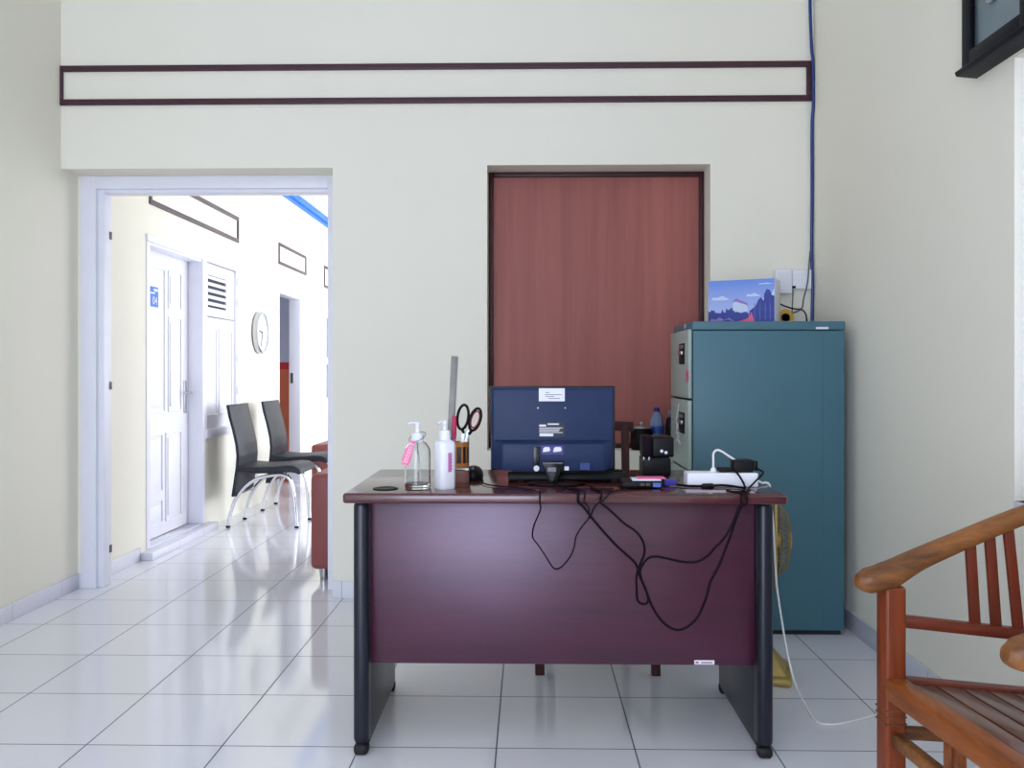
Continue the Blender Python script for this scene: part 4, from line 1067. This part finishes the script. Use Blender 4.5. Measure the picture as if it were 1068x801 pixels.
# armrests: thick, rising to the back, with a rounded scroll end in front
for sgn, hf, hb in ((1, HF, HB), (-1, HF, HB)):
    pts = [C_(-.078, sgn * (hf + .0), .642), C_(-.055, sgn * (hf + .0), .640), C_(-.01, sgn * hf, .650), C_(.06, sgn * (hf + .004), .682), C_(.16, sgn * (hf + .004), .722), C_(.27, sgn * (hf - .004), .767), C_(.38, sgn * (hb + .012), .81), C_(.47, sgn * hb, .835)]
    MB().sweep(pts, [.012, .026, .032, .028, .025, .024, .024, .023], [.012, .026, .028, .0215, .0195, .019, .019, .019], 16, smooth=5, power=.75).build('armrest', 'teak_worn', wa)
    # lower arm rail and slats
    r0, r1 = C_(.02, sgn * hf, .552), C_(.44, sgn * hb, .505)
    MB().bar(r0, r1, .02, .026, .004).build('arm_rail', 'teak_red_rail', wa)
    for k, (tA, tB) in enumerate(((.178, .182), (.222, .228), (.264, .276))):
        zb = .552 - (tA - .02) * .112 + .01; zt = .722 + (tB - .16) * .41 - .012
        MB().bar(C_(tB, sgn * (hf - (hf - hb) * tB / .43 * .9), zb), C_(tA, sgn * (hf - .002), zt), .0095, .023, .002, up=ax).build('arm_slat', 'teak_red', wa)
# seat: frame rails and grooved planks, dipping toward the back
def sz(a): return .433 - .09 * a
def sidebar(a0, n0, a1, n1, dz0, dz1, w, h, name, m):
    return MB().bar(C_(a0, n0, dz0), C_(a1, n1, dz1), w, h, .006, seg=3).build(name, m, wa)
sidebar(-.0, HF - .015, -.0, -HF + .015, .412, .412, .046, .046, 'seat_rail', 'teak_rail')
for sgn in (1, -1):
    sidebar(.015, sgn * (HF - .002), .42, sgn * (HB - .002), sz(0) - .022, sz(.42) - .022, .034, .042, 'seat_rail', 'teak_red_rail')
sidebar(.425, HB, .425, -HB, sz(.43) - .025, sz(.43) - .025, .03, .042, 'seat_rail', 'teak_red')
for k in range(7):
    a0 = .03 + k * .055; a1 = a0 + .051
    h0 = HF - (HF - HB) * a0 / .43 - .018; h1 = HF - (HF - HB) * a1 / .43 - .018
    MB().hull([C_(a, s * h, z) for (a, h) in ((a0, h0), (a1, h1)) for s in (1, -1) for z in (sz(a) - .024, sz(a) - .006)], .003).build('seat_plank', 'teak_seat', wa)
# stretchers
sidebar(0, HF - .02, 0, -HF + .02, .305, .305, .024, .03, 'stretcher', 'teak_worn')
for sgn in (1, -1):
    sidebar(.02, sgn * HF, .42, sgn * HB, .31, .29, .02, .028, 'stretcher', 'teak_worn')
sidebar(.43, HB - .02, .43, -HB + .02, .24, .24, .02, .028, 'stretcher', 'teak_worn')
for n in (-.001, -.033):
    MB().bar(C_(-.004, n + .024, .318), C_(-.004, n + .024, .392), .012, .026, .002, up=nn).build('front_slat', 'teak', wa)
# back: top rail and slats
MB().sweep([C_(.515, HB + .03, .95), C_(.545, 0, .985), C_(.515, -HB - .03, .95)], .02, .035, 14, smooth=6, power=.7).build('top_rail', 'teak_worn', wa)
MB().bar(C_(.455, HB, .56), C_(.455, -HB, .56), .022, .03, .004).build('back_rail', 'teak_red', wa)
for k in range(6):
    n = -HB + (k + 1) * 2 * HB / 7
    MB().bar(C_(.458, n, .57), C_(.535, n, .96), .012, .024, .002, up=ax).build('back_slat', 'teak_red', wa)

# ------------------------------------------------------------------ pendulum clock high on the right wall
kx = 1.303; ky0, ky1 = 2.295, Xp(1002.5, 40, 1.303).y; kz = 2.003
pk = thing('pendulum_clock', 'dark glazed pendulum wall clock at the top right above the window', 'clock', (XR, 2.41, kz))
cs = MB().box((kx + .02, ky0, kz), (XR, ky0 + .02, kz + .75)).box((kx + .02, ky1 - .02, kz), (XR, ky1, kz + .75)).box((kx + .02, ky0 + .02, kz + .73), (XR, ky1 - .02, kz + .75)).box((kx + .02, ky0 + .02, kz), (XR, ky1 - .02, kz + .02))
cs.build('case', 'clock_case', pk)
MB().box((kx + .03, ky0 + .02, kz + .02), (XR, ky1 - .02, kz + .73)).build('back_panel', 'clock_glass', pk)
dd = MB(); t = .042
dd.box((kx, ky0, kz), (kx + .02, ky0 + t, kz + .75), .004).box((kx, ky1 - t, kz), (kx + .02, ky1, kz + .75), .004)
dd.box((kx, ky0 + t, kz), (kx + .02, ky1 - t, kz + .04), .004).box((kx, ky0 + t, kz + .71), (kx + .02, ky1 - t, kz + .75), .004)
dd.build('door_frame', 'clock_case', pk)
MB().box((kx + .009, ky0 + t, kz + .04), (kx + .011, ky1 - t, kz + .71)).build('pane', 'pane', pk, flat=True)
MB().prism([(XR, kz - .024), (kx - .006, kz - .018), (kx - .012, kz - .006), (kx - .004, kz), (XR, kz)], 'XZ', ky0 - .025, ky1 + .02, .003).build('bottom_ledge', 'clock_case', pk)
MB().box((kx - .02, ky0 - .02, kz + .75), (XR, ky1 + .02, kz + .79), .008).build('top_moulding', 'clock_case', pk)
pq = Xp(1034, 3, kx + .022)
MB().lathe([(.0, -.004), (.03, -.003), (.032, 0), (.03, .003), (0, .004)], (kx + .022, pq.y, pq.z + .032), 'X', 28).box((kx + .021, pq.y - .004, pq.z + .06), (kx + .023, pq.y + .004, kz + .5)).build('pendulum', 'silver', pk)
MB().lathe([(0, 0), (.11, 0), (.11, .004), (0, .004)], (kx + .026, (ky0 + ky1) / 2, kz + .56), 'X', 40).build('dial', 'clock_face', pk)
MB().bar((kx + .0245, 2.4585, kz + .56), (kx + .0245, 2.50, kz + .60), .008, .002, up=(1, 0, 0)).bar((kx + .025, 2.4585, kz + .56), (kx + .025, 2.44, kz + .65), .006, .002, up=(1, 0, 0)).build('hand', 'ink', pk)

# ------------------------------------------------------------------ light
wd = bpy.data.worlds.new('daylight'); S.world = wd; wd.use_nodes = True
bg = wd.node_tree.nodes['Background']; bg.inputs['Color'].default_value = (.80, .88, 1.08, 1); bg.inputs['Strength'].default_value = 1.2
def area(name, loc, rot, sx, sy, energy, col):
    l = bpy.data.lights.new(name, 'AREA'); l.shape = 'RECTANGLE'; l.size = sx; l.size_y = sy; l.energy = energy; l.color = col
    o = bpy.data.objects.new(name, l); COL.objects.link(o); o.location = loc; o.rotation_euler = rot
    return o
# daylight at the entrance behind the viewer, at the right window and along the open side of the corridor
area('entrance_daylight', ((ex0 + ex1) / 2, YREAR - .1, ez / 2), (math.pi / 2, 0, 0), ex1 - ex0, ez, 108, (.80, .885, 1.14))
area('window_daylight', (XR + .3, (ry0 + ry1) / 2, (rz0 + rz1) / 2), (0, math.pi / 2, 0), rz1 - rz0, ry1 - ry0, 3, (.88, .93, 1.05))
area('veranda_daylight', (2.6, 8.8, 1.5), (0, math.pi / 2, 0), 2.4, 5.0, 215, (.96, .99, 1.06))
S.view_settings.view_transform = 'Standard'; S.view_settings.look = 'None'
S.view_settings.exposure = 0.0; S.view_settings.gamma = 1.0; S.view_settings.use_curve_mapping = False
S.cycles.max_bounces = 10; S.cycles.diffuse_bounces = 6; S.cycles.transmission_bounces = 10; S.cycles.use_denoising = True
S.cycles.sample_clamp_indirect = 8
